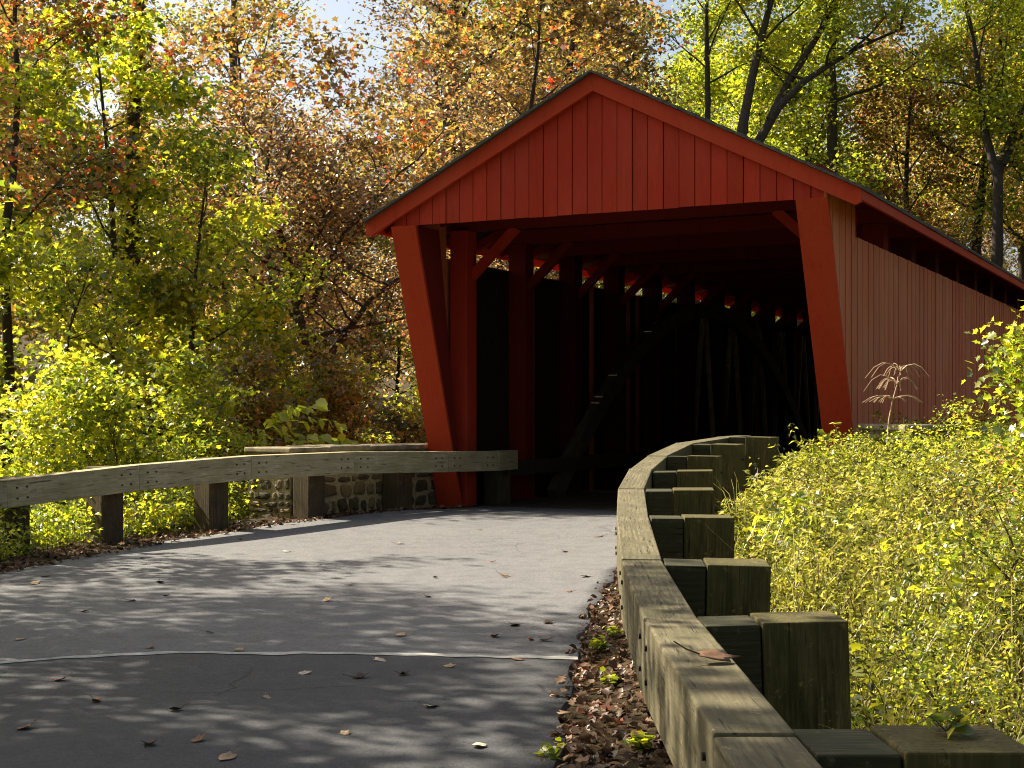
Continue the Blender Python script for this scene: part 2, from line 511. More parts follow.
LE_Y = [-8, 3, 10, 13.2, 16, 18, 20, 21.07]
LE_X = [-6.2, -5.6, -5.1, -4.72, -3.75, -2.6, -1.15, -0.42]
RE_Y = [-8, 6, 8, 10.7, 13, 15, 16.5, 17.6, 18.69]
RE_X = [0.05, 0.18, 0.32, 0.58, 0.92, 1.5, 2.25, 3.1, 4.12]
RAIL_Y = [-2, 3.4, 5.2, 7, 8.85, 10.7, 12.3, 13.9, 15.3, 16.5, 18.5]
RAIL_Z = [0.74, 0.743, 0.756, 0.78, 0.855, 0.928, 1.013, 1.075, 1.17, 1.214, 1.24]


def ledge(Y):
    return np.interp(Y, LE_Y, LE_X)


def redge(Y):
    return np.interp(Y, RE_Y, RE_X)


def road_z(X, Y):
    X, Y = np.asarray(X, float), np.asarray(Y, float)
    z = np.interp(Y, [0, 12, 14, 16, 17.2, 18.5, 19.6, 21.3, 25], [0, 0.02, 0.04, 0.075, 0.115, 0.155, 0.18, 0.14, 0.14])
    z = z + 0.10 * smooth(Y, 10, 17) * smooth(X, 0, 2.5)
    _, v = uv(X, Y)
    k = smooth(v, -0.6, 1.5)
    return z * (1 - k) + (BZ - 0.012) * k


def ground_z(X, Y):
    X, Y = np.asarray(X, float), np.asarray(Y, float)
    u, v = uv(X, Y)
    base = road_z(np.clip(X, ledge(Y), redge(Y)), np.minimum(Y, 22)) - 0.024
    dr = X - redge(Y)
    rail = np.interp(Y, RAIL_Y, RAIL_Z) - 0.76
    z = base + smooth(dr, 0.05, 0.65) * (np.maximum(rail, base) - base + 0.03) * (Y < 19.5)
    dl = ledge(Y) - X
    z = z - 0.28 * smooth(dl, 0.9, 3.2)
    z = z + 0.10 * np.sin(X * 1.3 + Y * 0.7) * smooth(np.maximum(dr, dl), 1.2, 4)
    # stream valley under the bridge, then the wooded hill
    wob = 1.2 * np.sin(u * 0.17)
    z = z - 2.0 * smooth(v + wob, 2.6, 7) * (1 - smooth(v + wob, 17, 24))
    rise = np.maximum(0, Y - 48) * 0.11
    z = z + rise * smooth(Y, 40, 56) + 0.5 * np.sin(X * 0.11 + 2) * smooth(Y, 40, 60)
    return z


def grid_mesh(name, xs, ys, zf, mat):
    X, Y = np.meshgrid(xs, ys)
    Z = zf(X, Y)
    V = np.stack([X, Y, Z], -1).reshape(-1, 3)
    nx, ny = len(xs), len(ys)
    i = np.arange(nx - 1)[None, :] + nx * np.arange(ny - 1)[:, None]
    Fq = np.stack([i, i + 1, i + nx + 1, i + nx], -1).reshape(-1, 4)
    me = bpy.data.meshes.new(name)
    me.from_pydata(V.tolist(), [], Fq.tolist())
    me.materials.append(mat)
    me.polygons.foreach_set('use_smooth', [True] * len(me.polygons))
    me.update()
    return me


xs = np.concatenate([np.linspace(-320, -40, 22)[:-1], np.linspace(-40, -10, 30)[:-1], np.linspace(-10, 9, 96)[:-1], np.linspace(9, 40, 32)[:-1], np.linspace(40, 320, 22)])
ys = np.concatenate([np.linspace(-60, -8, 14)[:-1], np.linspace(-8, 25, 140)[:-1], np.linspace(25, 70, 46)[:-1], np.linspace(70, 420, 32)])
g_o = link('ground', grid_mesh('ground', xs, ys, ground_z, M['soil']))
tag(g_o, 'leaf strewn forest floor rising to a wooded hill', None, None, 'structure')

# road: far old surface and near darker surface meeting at an uneven seam
def seam_y(X):
    X = np.asarray(X, float)
    return np.interp(X, [-6, -3.04, -2.23, -0.87, 0.2, 1.5], [8.25, 8.52, 8.86, 8.83, 8.68, 8.6]) + 0.015 * np.sin(X * 9) + 0.01 * np.sin(X * 23)


def road_strip(name, rows_f, mat, label):
    ts = np.linspace(0, 1, 40)
    V, Fq = [], []
    for s in rows_f:
        for t in ts:
            V.append(s(t))
    nt_ = len(ts)
    for a in range(len(rows_f) - 1):
        for b in range(nt_ - 1):
            i = a * nt_ + b
            Fq.append((i, i + 1, i + nt_ + 1, i + nt_))
    # crumbly skirt down both sides
    for b in (0, nt_ - 1):
        ring = [a * nt_ + b for a in range(len(rows_f))]
        k = len(V)
        for r in ring:
            p = V[r]
            V.append((p[0] + (-0.04 if b == 0 else 0.04), p[1], p[2] - 0.09))
        for q in range(len(ring) - 1):
            fq = (ring[q], ring[q + 1], k + q + 1, k + q)
            Fq.append(fq if b == 0 else fq[::-1])
    me = bpy.data.meshes.new(name)
    me.from_pydata(V, [], Fq)
    me.materials.append(mat)
    nmain = (len(rows_f) - 1) * (nt_ - 1)
    me.polygons.foreach_set('use_smooth', [i < nmain for i in range(len(me.polygons))])
    me.update()
    return tag(link(name, me), label, None, None, 'structure')


def edge_pt(t, y):
    """point of the road at row parameter y, t across from left edge to right edge"""
    l = Vector((float(ledge(y)), y))
    wob = 0.035 * math.sin(y * 5.1) + 0.02 * math.sin(y * 13.7)
    r = Vector((float(redge(y)) + wob, y))
    # swing the rows parallel to the portal as they reach it
    k = float(smooth(y, 11, 18.69))
    yl = y + k * (21.07 - 18.69) * (y - 11) / 7.69 if y > 11 else y
    l = Vector((float(ledge(yl)) - wob, yl))
    p = l.lerp(r, t)
    return (p.x, p.y, float(road_z(p.x, p.y)))


def near_row(q):
    def s(t):
        l, r = float(ledge(7)), float(redge(7))
        x = -5.9 + (t * (0.2 + 5.9))
        y = -8 + q * (float(seam_y(x)) + 8)
        xx = float(ledge(y)) + t * (float(redge(y)) + 0.03 * math.sin(y * 5.1) - float(ledge(y)))
        y = -8 + q * (float(seam_y(xx)) + 8)
        return (xx, y, float(road_z(xx, y)) + 0.001)
    return s


def far_row(q):
    def s(t):
        if q == 0:
            return near_row(1.0)(t)
        x0, y0, _ = near_row(1.0)(t)
        y = 9.1 + (18.69 - 9.1) * (q - 0.02) / 0.98
        return edge_pt(t, y) if q >= 0.02 else (x0, y0, 0)
    return s


road_strip('road', [far_row(q) for q in np.concatenate([[0], np.linspace(0.02, 1, 60)])], M['asphalt'], 'sun dappled grey asphalt road curving into the covered bridge')
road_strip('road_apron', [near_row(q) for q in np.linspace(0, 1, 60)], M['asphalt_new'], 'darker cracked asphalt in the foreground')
sm = MB()
pts = []
for t in np.linspace(0, 1, 90):
    x, y, z = near_row(1.0)(t)
    w = 0.036 + 0.014 * math.sin(t * 40) + 0.010 * math.sin(t * 97)
    pts.append((x, y, z, w))
for i in range(len(pts) - 1):
    a, b = pts[i], pts[i + 1]
    sm.add([(a[0], a[1] - a[3], a[2] + 0.004), (b[0], b[1] - b[3], b[2] + 0.004), (b[0], b[1], b[2] + 0.012), (a[0], a[1], a[2] + 0.012),
            (b[0], b[1] + b[3], b[2] + 0.004), (a[0], a[1] + a[3], a[2] + 0.004)], [(0, 1, 2, 3), (3, 2, 4, 5)])
tag(sm.build('road_seam', M['seam'], None, True), 'thin pale seam across the road between two asphalt surfaces', None, None, 'structure')

# ------------------------------------------------------------------ covered bridge
LEN = 26.0
WT = 3.89
br = empty('covered_bridge', (BX, BY, BZ), 'red wooden covered bridge with gabled portal and long faded side wall', 'covered bridge', None, -BA)


def roof_w(u):
    return 5.66 - 0.5 * abs(u)


def gable(v0, v1):
    mb = MB()
    nb = 29
    w = 6.0 / nb
    for i in range(nb):
        a, b = -3 + i * w + 0.0055, -3 + (i + 1) * w - 0.0055
        dv = rng.uniform(-0.006, 0.006)
        lo = WT + rng.uniform(-0.004, 0.004)
        if a < 0 < b:
            poly = [(a, lo), (b, lo), (b, roof_w(b) - 0.03), (0, roof_w(0) - 0.03), (a, roof_w(a) - 0.03)]
        else:
            poly = [(a, lo), (b, lo), (b, roof_w(b) - 0.03), (a, roof_w(a) - 0.03)]
        mb.prism(poly, 'y', v0 + dv, v1 + dv)
    return mb


go = gable(0.0, 0.03).build('gable', M['red'], br)
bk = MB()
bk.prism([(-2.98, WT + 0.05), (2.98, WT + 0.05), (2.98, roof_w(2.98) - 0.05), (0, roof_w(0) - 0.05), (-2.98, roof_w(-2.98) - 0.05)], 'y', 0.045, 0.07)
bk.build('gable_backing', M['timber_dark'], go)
gable(LEN - 0.04, LEN).build('gable', M['red'], br)

roof = empty('roof', (0, 0, 0))
roof.parent = br
for s in (-1, 1):
    mb = MB()
    # courses of shingles, each lapping the one below
    nc = 17
    for i in range(nc):
        u0, u1 = i * 3.42 / nc, (i + 1) * 3.42 / nc
        p = [(s * u0, roof_w(u0)), (s * u1, roof_w(u1)), (s * u1, roof_w(u1) + 0.045), (s * u0, roof_w(u0) + 0.026)]
        seg = 40
        for k in range(seg):
            j = rng.uniform(-0.006, 0.006)
            a, b = -0.14 + k * (LEN + 0.28) / seg, -0.14 + (k + 1) * (LEN + 0.28) / seg
            q = [(x + (s * j if idx in (1, 2) else 0), z) for idx, (x, z) in enumerate(p)]
            mb.prism(q if s < 0 else q[::-1], 'y', a, b - 0.003)
    mb.build('shingles', M['shingle'], roof)
    # sloping rake boards at both ends
    for v0, v1 in ((-0.075, -0.012), (LEN + 0.012, LEN + 0.075)):
        mb = MB()
        p = [(s * 0.001, roof_w(0) - 0.005), (s * 3.40, roof_w(3.40) - 0.005), (s * 3.40, roof_w(3.40) - 0.16), (s * 3.33, roof_w(3.33) - 0.225), (s * 0.001, roof_w(0) - 0.225)]
        mb.prism(p, 'y', v0, v1)
        mb.build('rake_board', M['red_trim'], roof)
    mb = MB()
    mb.box(min(s * 3.36, s * 3.40), max(s * 3.36, s * 3.40), -0.01, LEN + 0.01, roof_w(3.4) - 0.125, roof_w(3.4) - 0.006)
    mb.build('eave_board', M['red_trim'], roof)
mb = MB()
for k in range(30):
    v = 0.35 + k * (LEN - 0.7) / 29
    for s in (-1, 1):
        mb.bar((s * 0.02, v, roof_w(0.02) - 0.09), (s * 3.34, v, roof_w(3.34) - 0.09), 0.09, 0.13)
mb.build('rafters', M['red_dim'], roof)
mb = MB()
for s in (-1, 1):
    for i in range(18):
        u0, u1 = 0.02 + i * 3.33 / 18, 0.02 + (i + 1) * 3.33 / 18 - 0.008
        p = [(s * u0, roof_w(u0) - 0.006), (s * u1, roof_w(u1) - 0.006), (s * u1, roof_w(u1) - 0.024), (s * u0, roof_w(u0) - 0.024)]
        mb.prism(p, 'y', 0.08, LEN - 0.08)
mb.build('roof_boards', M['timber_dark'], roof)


SLANT = {-1: 1.28, 1: 1.70}


# side walls of upright boards; the portal ends slope back to the ground
for s in (-1, 1):
    mb = MB()
    bwid = 0.152
    nb = int(LEN / bwid)
    for i in range(nb):
        a, b = i * bwid + 0.0025, (i + 1) * bwid - 0.0025
        d = 0.0 if i % 2 else 0.006
        d += rng.uniform(-0.003, 0.003)
        u0, u1 = 2.94 + d, 2.975 + d
        top = 4.08 if (b < 1.42 or a > LEN - 1.42) else 3.58 + rng.uniform(-0.004, 0.004)
        def lo(v):
            vv = min(v, LEN - v)
            return max(-0.35, WT * (1 - vv / SLANT[s])) if vv < SLANT[s] else -0.35
        la, lb = lo(a), lo(b)
        mb.prism([(a, la), (b, lb), (b, top), (a, top)], 'x', s * u0, s * u1) if s > 0 else mb.prism([(a, la), (b, lb), (b, top), (a, top)][::-1], 'x', s * u0, s * u1)
    mb.build('side_wall', M['siding'], br)
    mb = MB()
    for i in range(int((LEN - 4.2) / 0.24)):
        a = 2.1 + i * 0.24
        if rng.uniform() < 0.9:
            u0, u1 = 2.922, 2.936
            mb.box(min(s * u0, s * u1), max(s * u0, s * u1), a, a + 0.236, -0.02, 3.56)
    mb.build('shade_lining', M['timber_dark'], br)  # added inner boards, near black to paint in the dark of the interior
    # sloping board closing the front edge of the wall
    mb = MB()
    dx = Vector((0, SLANT[s], -WT)).normalized()
    nrm = Vector((0, -dx.z, dx.y))          # points into the bridge
    for e in (0, 1):
        top_ = Vector((0, 0.0, WT - 0.004))
        bot_ = Vector((0, SLANT[s], 0.0))
        th = nrm * 0.05
        quad = [(top_.y, top_.z), (bot_.y, bot_.z), (bot_.y - 0.04, bot_.z - 0.02), (top_.y - 0.055, top_.z)]
        if e:
            quad = [(LEN - a, b) for a, b in quad]
        mb2 = MB()
        mb2.prism(quad, 'x', s * 2.62, s * 3.005)
        mb2.build('portal_board', M['red_trim'], br)
        inner = [(0.0, WT), (0.62, WT), (SLANT[s] + 0.02, 0.0), (SLANT[s], 0.0)]
        if e:
            inner = [(LEN - a, b) for a, b in inner]
        mb3 = MB()
        mb3.prism(inner, 'x', s * 2.635, s * 2.665)
        mb3.build('wing_panel', M['red_dim'], br)

NPOST = 13
for i in range(NPOST):
    v = 1.42 + i * 1.87
    pm = M['red'] if i < 1 else M['red_dim']
    for s in (-1, 1):
        mb = MB()
        ua, ub, va = (2.60, 2.88, 1.36) if (i == 0 and s < 0) else (2.62, 2.92, v)
        mb.box(min(s * ua, s * ub), max(s * ua, s * ub), va, va + 0.30, -0.02, 3.98)
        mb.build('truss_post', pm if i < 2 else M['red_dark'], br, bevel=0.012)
        mb = MB()
        mb.bar((s * 2.64, v + 0.15, 3.32), (s * 1.90, v + 0.15, 4.0), 0.10, 0.13)
        mb.build('knee_brace', pm, br)
    mb = MB()
    mb.box(-3.1, 3.1, v + 0.02, v + 0.26, 3.985, 4.2)
    mb.build('tie_beam', M['red_dim'], br)
for s in (-1, 1):
    mb = MB()
    mb.box(min(s * 2.60, s * 2.90), max(s * 2.60, s * 2.90), 0.1, LEN - 0.1, 4.205, 4.30)
    mb.build('top_plate', M['red_dim'], br)
    mb = MB()
    mb.box(min(s * 2.42, s * 2.60), max(s * 2.42, s * 2.60), 2.2, LEN - 2.2, 0.40, 0.62)
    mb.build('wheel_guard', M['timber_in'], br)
    # laminated arch against the truss
    mb = MB()
    up_, dn_ = [], []
    for k in range(41):
        v = 4.1 + k * (19.5 - 4.1) / 40
        w = 3.45 - 0.058 * (11.8 - v) ** 2
        sl = 2 * 0.058 * (11.8 - v)
        nn = math.hypot(1, sl)
        up_.append((v - sl / nn * 0.15, w + 0.15 / nn))
        dn_.append((v + sl / nn * 0.15, w - 0.15 / nn))
    for k in range(40):
        mb.prism([dn_[k], dn_[k + 1], up_[k + 1], up_[k]], 'x', s * 2.44, s * 2.60)
    mb.build('arch', M['timber_arch'], br)
    # slender lattice of braces between the posts
    for i in range(5, NPOST - 1):
        v = 1.42 + i * 1.87
        for (a, b) in (((v + 0.35, 0.3), (v + 0.95, 3.3)), ((v + 1.75, 0.3), (v + 1.15, 3.3))):
            mb = MB()
            mb.bar((s * 2.70, a[0], a[1]), (s * 2.70, b[0], b[1]), 0.07, 0.09, (1, 0, 0))
            mb.build('brace', M['timber_pale'], br)
mb = MB()
for i in range(int((LEN - 1.9) / 0.25)):
    v = 1.72 + i * 0.25
    mb.box(-2.61, 2.61, v, v + 0.243, -0.12, rng.uniform(-0.004, 0.004))
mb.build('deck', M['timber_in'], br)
mb = MB()
for s in (-2.78, -0.9, 0.9, 2.78):
    mb.box(s - 0.15, s + 0.15, 2.3, LEN - 2.3, -0.5, -0.125)
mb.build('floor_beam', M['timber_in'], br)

for e, (v0, v1) in enumerate(((1.95, 3.9), (LEN - 3.9, LEN - 1.95))):
    mb = MB()
    mb.box(-3.35, 3.35, v0, v1, -3.2, -0.51)
    o = mb.build('stone_abutment', M['stone'])
    o.location = (BX, BY, BZ)
    o.rotation_euler = (0, 0, -BA)
    tag(o, ['stone abutment under the near end of the red bridge', 'stone abutment under the far end of the red bridge'][e], 'abutment')

# ------------------------------------------------------------------ stone parapets
def wall_between(name, a, b, thick, z0, ztop, label, left=True):
    a, b = Vector(a), Vector(b)
    d = (b - a)
    L = d.length
    ang = math.atan2(d.y, d.x)
    root = empty(name, (a.x, a.y, z0), label, 'stone wall', None, ang)
    mb = MB()
    y0, y1 = (0.0, thick) if left else (-thick, 0.0)
    H = ztop - z0
    mb.box(0, L, y0, y1, 0, H)
    core = mb.build('mortar_core', M['mortar'], root)
    mb = MB()
    def stones(fn, length):
        """irregular field stones bedded in the mortar; fn(along, up, out) gives the point"""
        t = 0.0
        while t < H - 0.05:
            h = min(rng.uniform(0.08, 0.23), H - t)
            a = rng.uniform(-0.08, 0.0)
            while a < length:
                w = rng.uniform(0.08, 0.36)
                b = min(a + w, length + 0.02)
                a0 = max(a, -0.015)
                if b - a0 > 0.05 and h > 0.05:
                    ca, ct = (a0 + b) / 2, t + h / 2 + rng.uniform(-0.012, 0.012)
                    n = 10
                    k = len(mb.v)
                    d = rng.uniform(0.018, 0.045)
                    rr = rng.uniform(0.72, 1.12, n)
                    for sc, dep in ((1.0, -0.012), (0.93, d * 0.6), (0.62, d)):
                        for q in range(n):
                            an = 2 * PI * q / n
                            cx, sx_ = math.cos(an), math.sin(an)
                            p = 0.62
                            x = (abs(cx) ** p) * (1 if cx > 0 else -1) * (b - a0 - 0.030) / 2 * rr[q] * sc
                            z = (abs(sx_) ** p) * (1 if sx_ > 0 else -1) * (h - 0.026) / 2 * rr[q] * sc
                            mb.v.append(tuple(fn(ca + x, ct + z, dep + rng.uniform(-0.004, 0.004))))
                    mb.v.append(tuple(fn(ca, ct, d * 1.05)))
                    for lv in (0, 1):
                        for q in range(n):
                            m_ = (q + 1) % n
                            mb.f.append((k + lv * n + q, k + lv * n + m_, k + (lv + 1) * n + m_, k + (lv + 1) * n + q))
                    for q in range(n):
                        mb.f.append((k + 2 * n + q, k + 2 * n + (q + 1) % n, k + 3 * n))
                a = b
            t += h
    stones(lambda a, t, o: (a, y0 - o, t), L)
    stones(lambda a, t, o: (L - a, y1 + o, t), L)
    stones(lambda a, t, o: (-o, y1 - a, t), y1 - y0)
    mb.build('masonry', M['rubble'], root)
    x = -0.05
    while x < L - 0.1:
        w = rng.uniform(0.5, 0.85)
        e = min(x + w, L + 0.02)
        c = MB()
        dz = rng.uniform(-0.008, 0.008)
        c.box(x, e - 0.012, y0 - 0.05, y1 + 0.05, H + 0.003, H + 0.075 + dz)
        c.build('coping_stone', M['coping'], root, bevel=0.018)
        x = e
    return root


wall_between('stone_wall', (-2.86, 18.56), (-0.86, 21.13), 0.78, -0.25, 0.965, 'low mortared stone parapet wall behind the left timber guardrail')
pr = bw(3.1, 1.2)
pe = bw(4.0, -0.4)
wall_between('stone_wall', (pe.x, pe.y), (pr.x, pr.y), 0.5, -0.2, 1.28, 'stone parapet end half buried in weeds beside the right side wall', False)

# ------------------------------------------------------------------ timber guardrails
def place_bar(name, p, q, w, h, mat, parent, bevel=0.012, gap=0.004):
    """a beam whose local X runs along the timber; p and q are ends of its top centre line"""
    p, q = Vector(p), Vector(q)
    d = q - p
    L = d.length
    mb = MB()
    n = max(2, int(L / 0.35))
    for _ in range(1):
        mb.box(-L / 2 + gap, L / 2 - gap, -w / 2, w / 2, -h, 0)
    o = mb.build(name, mat, parent, bevel=bevel)
    x = d.normalized()
    y = Vector((0, 0, 1)).cross(x).normalized()
    z = x.cross(y)
    o.rotation_euler = Matrix((x, y, z)).transposed().to_euler()
    o.location = (p + q) / 2 - (parent.location if parent else Vector())
    return o


def bolt_mesh(r=0.011, l=0.008):
    mb = MB()
    n = 8
    vs = [(r * math.cos(2 * PI * i / n), 0, r * math.sin(2 * PI * i / n)) for i in range(n)]
    vs += [(x, l, z) for x, _, z in vs]
    mb.add(vs, [tuple(range(n))] + [tuple(range(2 * n - 1, n - 1, -1))] + [(i, n + i, n + (i + 1) % n, (i + 1) % n) for i in range(n)])
    return mb.mesh('bolt', M['bolt'])


BOLT = bolt_mesh()

gr = empty('timber_guardrail', (0.57, 5.2, 0.0), 'heavy mossy timber guardrail on posts curving along the right edge of the road', 'guardrail')
path = [(0.57, -1.9), (0.57, 0.0), (0.57, 1.65), (0.57, 3.38), (0.572, 5.2), (0.63, 7.0), (0.74, 8.85), (0.885, 10.7), (1.10, 12.3), (1.40, 13.9), (1.84, 15.3), (2.42, 16.45), (2.72, 16.9)]
for i in range(len(path) - 1):
    (x0, y0), (x1, y1) = path[i], path[i + 1]
    z0, z1 = float(np.interp(y0, RAIL_Y, RAIL_Z)), float(np.interp(y1, RAIL_Y, RAIL_Z))
    dz = [0.0, 0.004, -0.003, 0.004, 0.0, 0.005][i % 6]
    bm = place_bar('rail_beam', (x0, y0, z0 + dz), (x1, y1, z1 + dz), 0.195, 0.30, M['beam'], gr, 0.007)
    L = (Vector((x1, y1)) - Vector((x0, y0))).length
    for e in (-1, 1):
        for zz in (-0.09, -0.21):
            if 3 <= i <= 7:
                b = link('bolt', BOLT, bm)
                b.location = (e * (L / 2 - 0.14), 0.098, zz)
for i in range(1, len(path) - 1):
    (x, y) = path[i]
    a, b = Vector(path[i - 1]), Vector(path[i + 1])
    t = (b - a).normalized()
    nrm = Vector((t.y, -t.x))
    ang = math.atan2(t.y, t.x) - PI / 2
    z = float(np.interp(y, RAIL_Y, RAIL_Z))
    c = Vector((x, y)) + nrm * (0.1 + 0.2 + 0.158)
    gz = float(ground_z(c.x, c.y)) - 0.3
    dz = [-0.006, 0.008, 0.004, -0.008, 0.006][i % 5]
    mb = MB()
    mb.box(-0.150, 0.150, -0.150, 0.150, gz - z, 0)
    po = mb.build('post', M['post'], gr, bevel=0.006)
    po.location = Vector((c.x, c.y, z + dz)) - gr.location
    po.rotation_euler = (rng.uniform(-0.02, 0.02), rng.uniform(-0.025, 0.025), ang + rng.uniform(-0.03, 0.03))
    mb = MB()
    mb.box(-0.190, 0.004, -0.140, 0.140, -0.46, 0)
    bo = mb.build('spacer_block', M['block'], po, bevel=0.006)
    bo.location = (-0.159, 0, -0.008)
    for zz in (-0.16,):
        bb = link('bolt', BOLT, po)
        bb.location = (0.155, 0.02, zz)
        bb.rotation_euler = (0, 0, -PI / 2)
        bb.scale = (1, 2.0, 1)

gl = empty('timber_guardrail', (-3.2, 17.3, 0.05), 'pale timber guardrail on dark posts along the left roadside, ending inside the bridge portal', 'guardrail')
lp = [(-7.3, 9.4, 0.80), (-6.15, 12.4, 0.805), (-5.19, 14.6, 0.812), (-4.2, 15.95, 0.915), (-3.2, 17.3, 0.975), (-2.12, 18.7, 0.985), (-0.95, 19.93, 0.955), (-0.28, 20.8, 0.937), (0.0, 21.55, 0.93)]
for i in range(len(lp) - 1):
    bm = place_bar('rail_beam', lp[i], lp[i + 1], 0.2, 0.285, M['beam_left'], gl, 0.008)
    L = (Vector(lp[i + 1]) - Vector(lp[i])).length
    for e in (-1, 1):
        for xx in (0.12, 0.24):
            for zz in (-0.09, -0.20):
                if 2 <= i <= 6:
                    b = link('bolt', BOLT, bm)
                    b.location = (e * (L / 2 - xx), -0.1, zz)
                    b.rotation_euler = (0, 0, PI)
for (x, y) in ((-6.45, 12.2), (-5.23, 15.0), (-4.52, 15.98), (-3.6, 17.23), (-2.61, 18.52), (-1.58, 19.88), (-0.22, 21.5)):
    zt = float(np.interp(y, [p[1] for p in lp], [p[2] for p in lp])) - 0.02
    gz = float(ground_z(x, y)) - 0.3
    mb = MB()
    mb.box(-0.145, 0.145, -0.145, 0.145, gz - zt, 0)
    po = mb.build('post', M['post_left'], gl, bevel=0.012)
    po.location = Vector((x, y, zt)) - gl.location
    po.rotation_euler = (0, 0, math.atan2(1.35, 1.03))

# ------------------------------------------------------------------ trees
def branch_path(p, d, L, n, wob, lift, rg):
    pts = [np.array(p, float)]
    d = np.array(d, float)
    for i in range(n):
        d = d + rg.normal(0, wob, 3) + np.array([0, 0, lift])
        d /= np.linalg.norm(d)
        pts.append(pts[-1] + d * (L / n))
    return pts


def make_tree(seed, height, r0, first=0.25, limbs=12, limb_len=3.0, elev=(0.2, 0.9), nleaf=16000, leaf=0.10, clus=0.28, wob=0.05,
              trunk_pts=None, shape=LEAF6, sub=5, top_taper=0.35, extra_paths=(), bark='bark', lm='leaf_yg', ivy=0, tilt=0.7):
    rg = np.random.default_rng(seed)
    mb = MB()
    if trunk_pts is None:
        trunk = branch_path((0, 0, -0.4), (rg.normal(0, 0.05), rg.normal(0, 0.05), 1), height + 0.4, 14, wob, 0.02, rg)
    else:
        trunk = [np.array(p, float) for p in trunk_pts]
    n = len(trunk)
    rad = [r0 * (1.25 if i == 0 else 1.0) * (1 - 0.86 * (i / (n - 1)) ** 1.1) for i in range(n)]
    mb.tube(trunk, rad, 9)
    anchors = []

    def sample(path, t):
        x = t * (len(path) - 1)
        i = min(int(x), len(path) - 2)
        return path[i] * (1 - (x - i)) + path[i + 1] * (x - i)

    roots = []
    for k in range(limbs):
        t = first + (1 - first) * (k + rg.uniform(0, 0.9)) / limbs
        t = min(t, 0.98)
        az = k * 2.399 + rg.uniform(-0.5, 0.5)
        el = rg.uniform(*elev) + 0.25 * t
        L = limb_len * (1 - (1 - top_taper) * ((t - first) / (1 - first)) ** 1.4) * rg.uniform(0.7, 1.2)
        roots.append((sample(trunk, t), np.array([math.cos(az) * math.cos(el), math.sin(az) * math.cos(el), math.sin(el)]), L, max(0.012, r0 * (1 - 0.8 * t) * 0.42)))
    for path_, r_ in extra_paths:
        pp = [np.array(q, float) for q in path_]
        mb.tube(pp, [r_ * (1 - 0.8 * i / (len(pp) - 1)) for i in range(len(pp))], 7)
        for t in np.linspace(0.3, 1, 7):
            az = rg.uniform(0, 2 * PI)
            roots.append((sample(pp, t), np.array([math.cos(az), math.sin(az), 0.5]), limb_len * rg.uniform(0.4, 0.8), r_ * 0.3))
    for (p, d, L, r) in roots:
        lp_ = branch_path(p, d, L, 6, 0.14, 0.05, rg)
        mb.tube(lp_, [r * (1 - 0.8 * i / 6) for i in range(7)], 5)
        anchors.append((lp_, 0.5, L * 0.25))
        for _ in range(sub):
            t = rg.uniform(0.3, 1.0)
            d2 = rg.normal(0, 1, 3)
            d2[2] = abs(d2[2]) * 0.35 - 0.05
            d2 = d2 / np.linalg.norm(d2) + 0.7 * d
            L2 = L * rg.uniform(0.25, 0.5)
            sp = branch_path(sample(lp_, t), d2, L2, 4, 0.2, 0.02, rg)
            mb.tube(sp, [r * 0.4 * (1 - 0.8 * i / 4) for i in range(5)], 4)
            anchors.append((sp, 0.15, L2))
            for _ in range(2):
                d3 = d2 + rg.normal(0, 0.8, 3)
                L3 = L2 * 0.6
                tp = branch_path(sample(sp, rg.uniform(0.4, 1)), d3, L3, 3, 0.2, 0, rg)
                mb.tube(tp, [r * 0.18, r * 0.13, r * 0.09, r * 0.05], 3)
                anchors.append((tp, 0.0, L3))
    trunk_me = mb.mesh('trunk', M[bark], True)
    w = np.array([a[2] for a in anchors])
    w = w * np.random.default_rng(seed + 5).uniform(0.15, 1.6, len(w)) + 0.02
    pick = rg.choice(len(anchors), nleaf, p=w / w.sum())
    tt = rg.uniform(0, 1, nleaf)
    PP = np.zeros((nleaf, 3))
    for a in range(len(anchors)):
        idx = np.nonzero(pick == a)[0]
        if not len(idx):
            continue
        ph = np.array(anchors[a][0])
        t = anchors[a][1] + (1 - anchors[a][1]) * tt[idx]
        x = t * (len(ph) - 1)
        i = np.minimum(x.astype(int), len(ph) - 2)
        fr = (x - i)[:, None]
        PP[idx] = ph[i] * (1 - fr) + ph[i + 1] * fr
    off = rg.normal(0, clus, (nleaf, 3)) * np.array([1, 1, 0.6])
    PP = PP + off
    if ivy:
        iv = []
        for _ in range(ivy):
            t = rg.uniform(0.05, 0.75)
            c = sample(trunk, t)
            az = rg.uniform(0, 2 * PI)
            rr = r0 * (1 - 0.7 * t) + rg.uniform(0.02, 0.16)
            iv.append(c + np.array([math.cos(az) * rr, math.sin(az) * rr, 0]))
        PP = np.concatenate([PP, np.array(iv)])
    PP[:, 2] = np.maximum(PP[:, 2], 0.05)
    size = leaf * rg.uniform(0.6, 1.25, len(PP))
    crown_me = leaf_mesh('crown', PP, size, M[lm], shape, tilt)
    return trunk_me, crown_me


def put_tree(name, meshes, x, y, label, group=None, cat='tree', s=1.0, rz=0.0, lm=None, z=None, parts=('trunk', 'crown'), sz=None, bark=None):
    root = empty(name, (x, y, float(ground_z(x, y)) if z is None else z), label, cat, group, rz)
    root.scale = (s, s, sz or s)
    for nm, me, mt in ((parts[0], meshes[0], bark), (parts[1], meshes[1], lm)):
        o = link(nm, me, root)
        if mt:
            o.material_slots[0].link = 'OBJECT'
            o.material_slots[0].material = M[mt]
    return root


def rel(points, base, y):
    """picture points to offsets from a tree's base, all at the tree's own distance with a little sway in depth"""
    out = []
    for i, (px, py) in enumerate(points):
        p = at(px, py, y)
        out.append((p.x - base[0], 0.25 * math.sin(i * 1.7), p.z - base[2]))
    return out


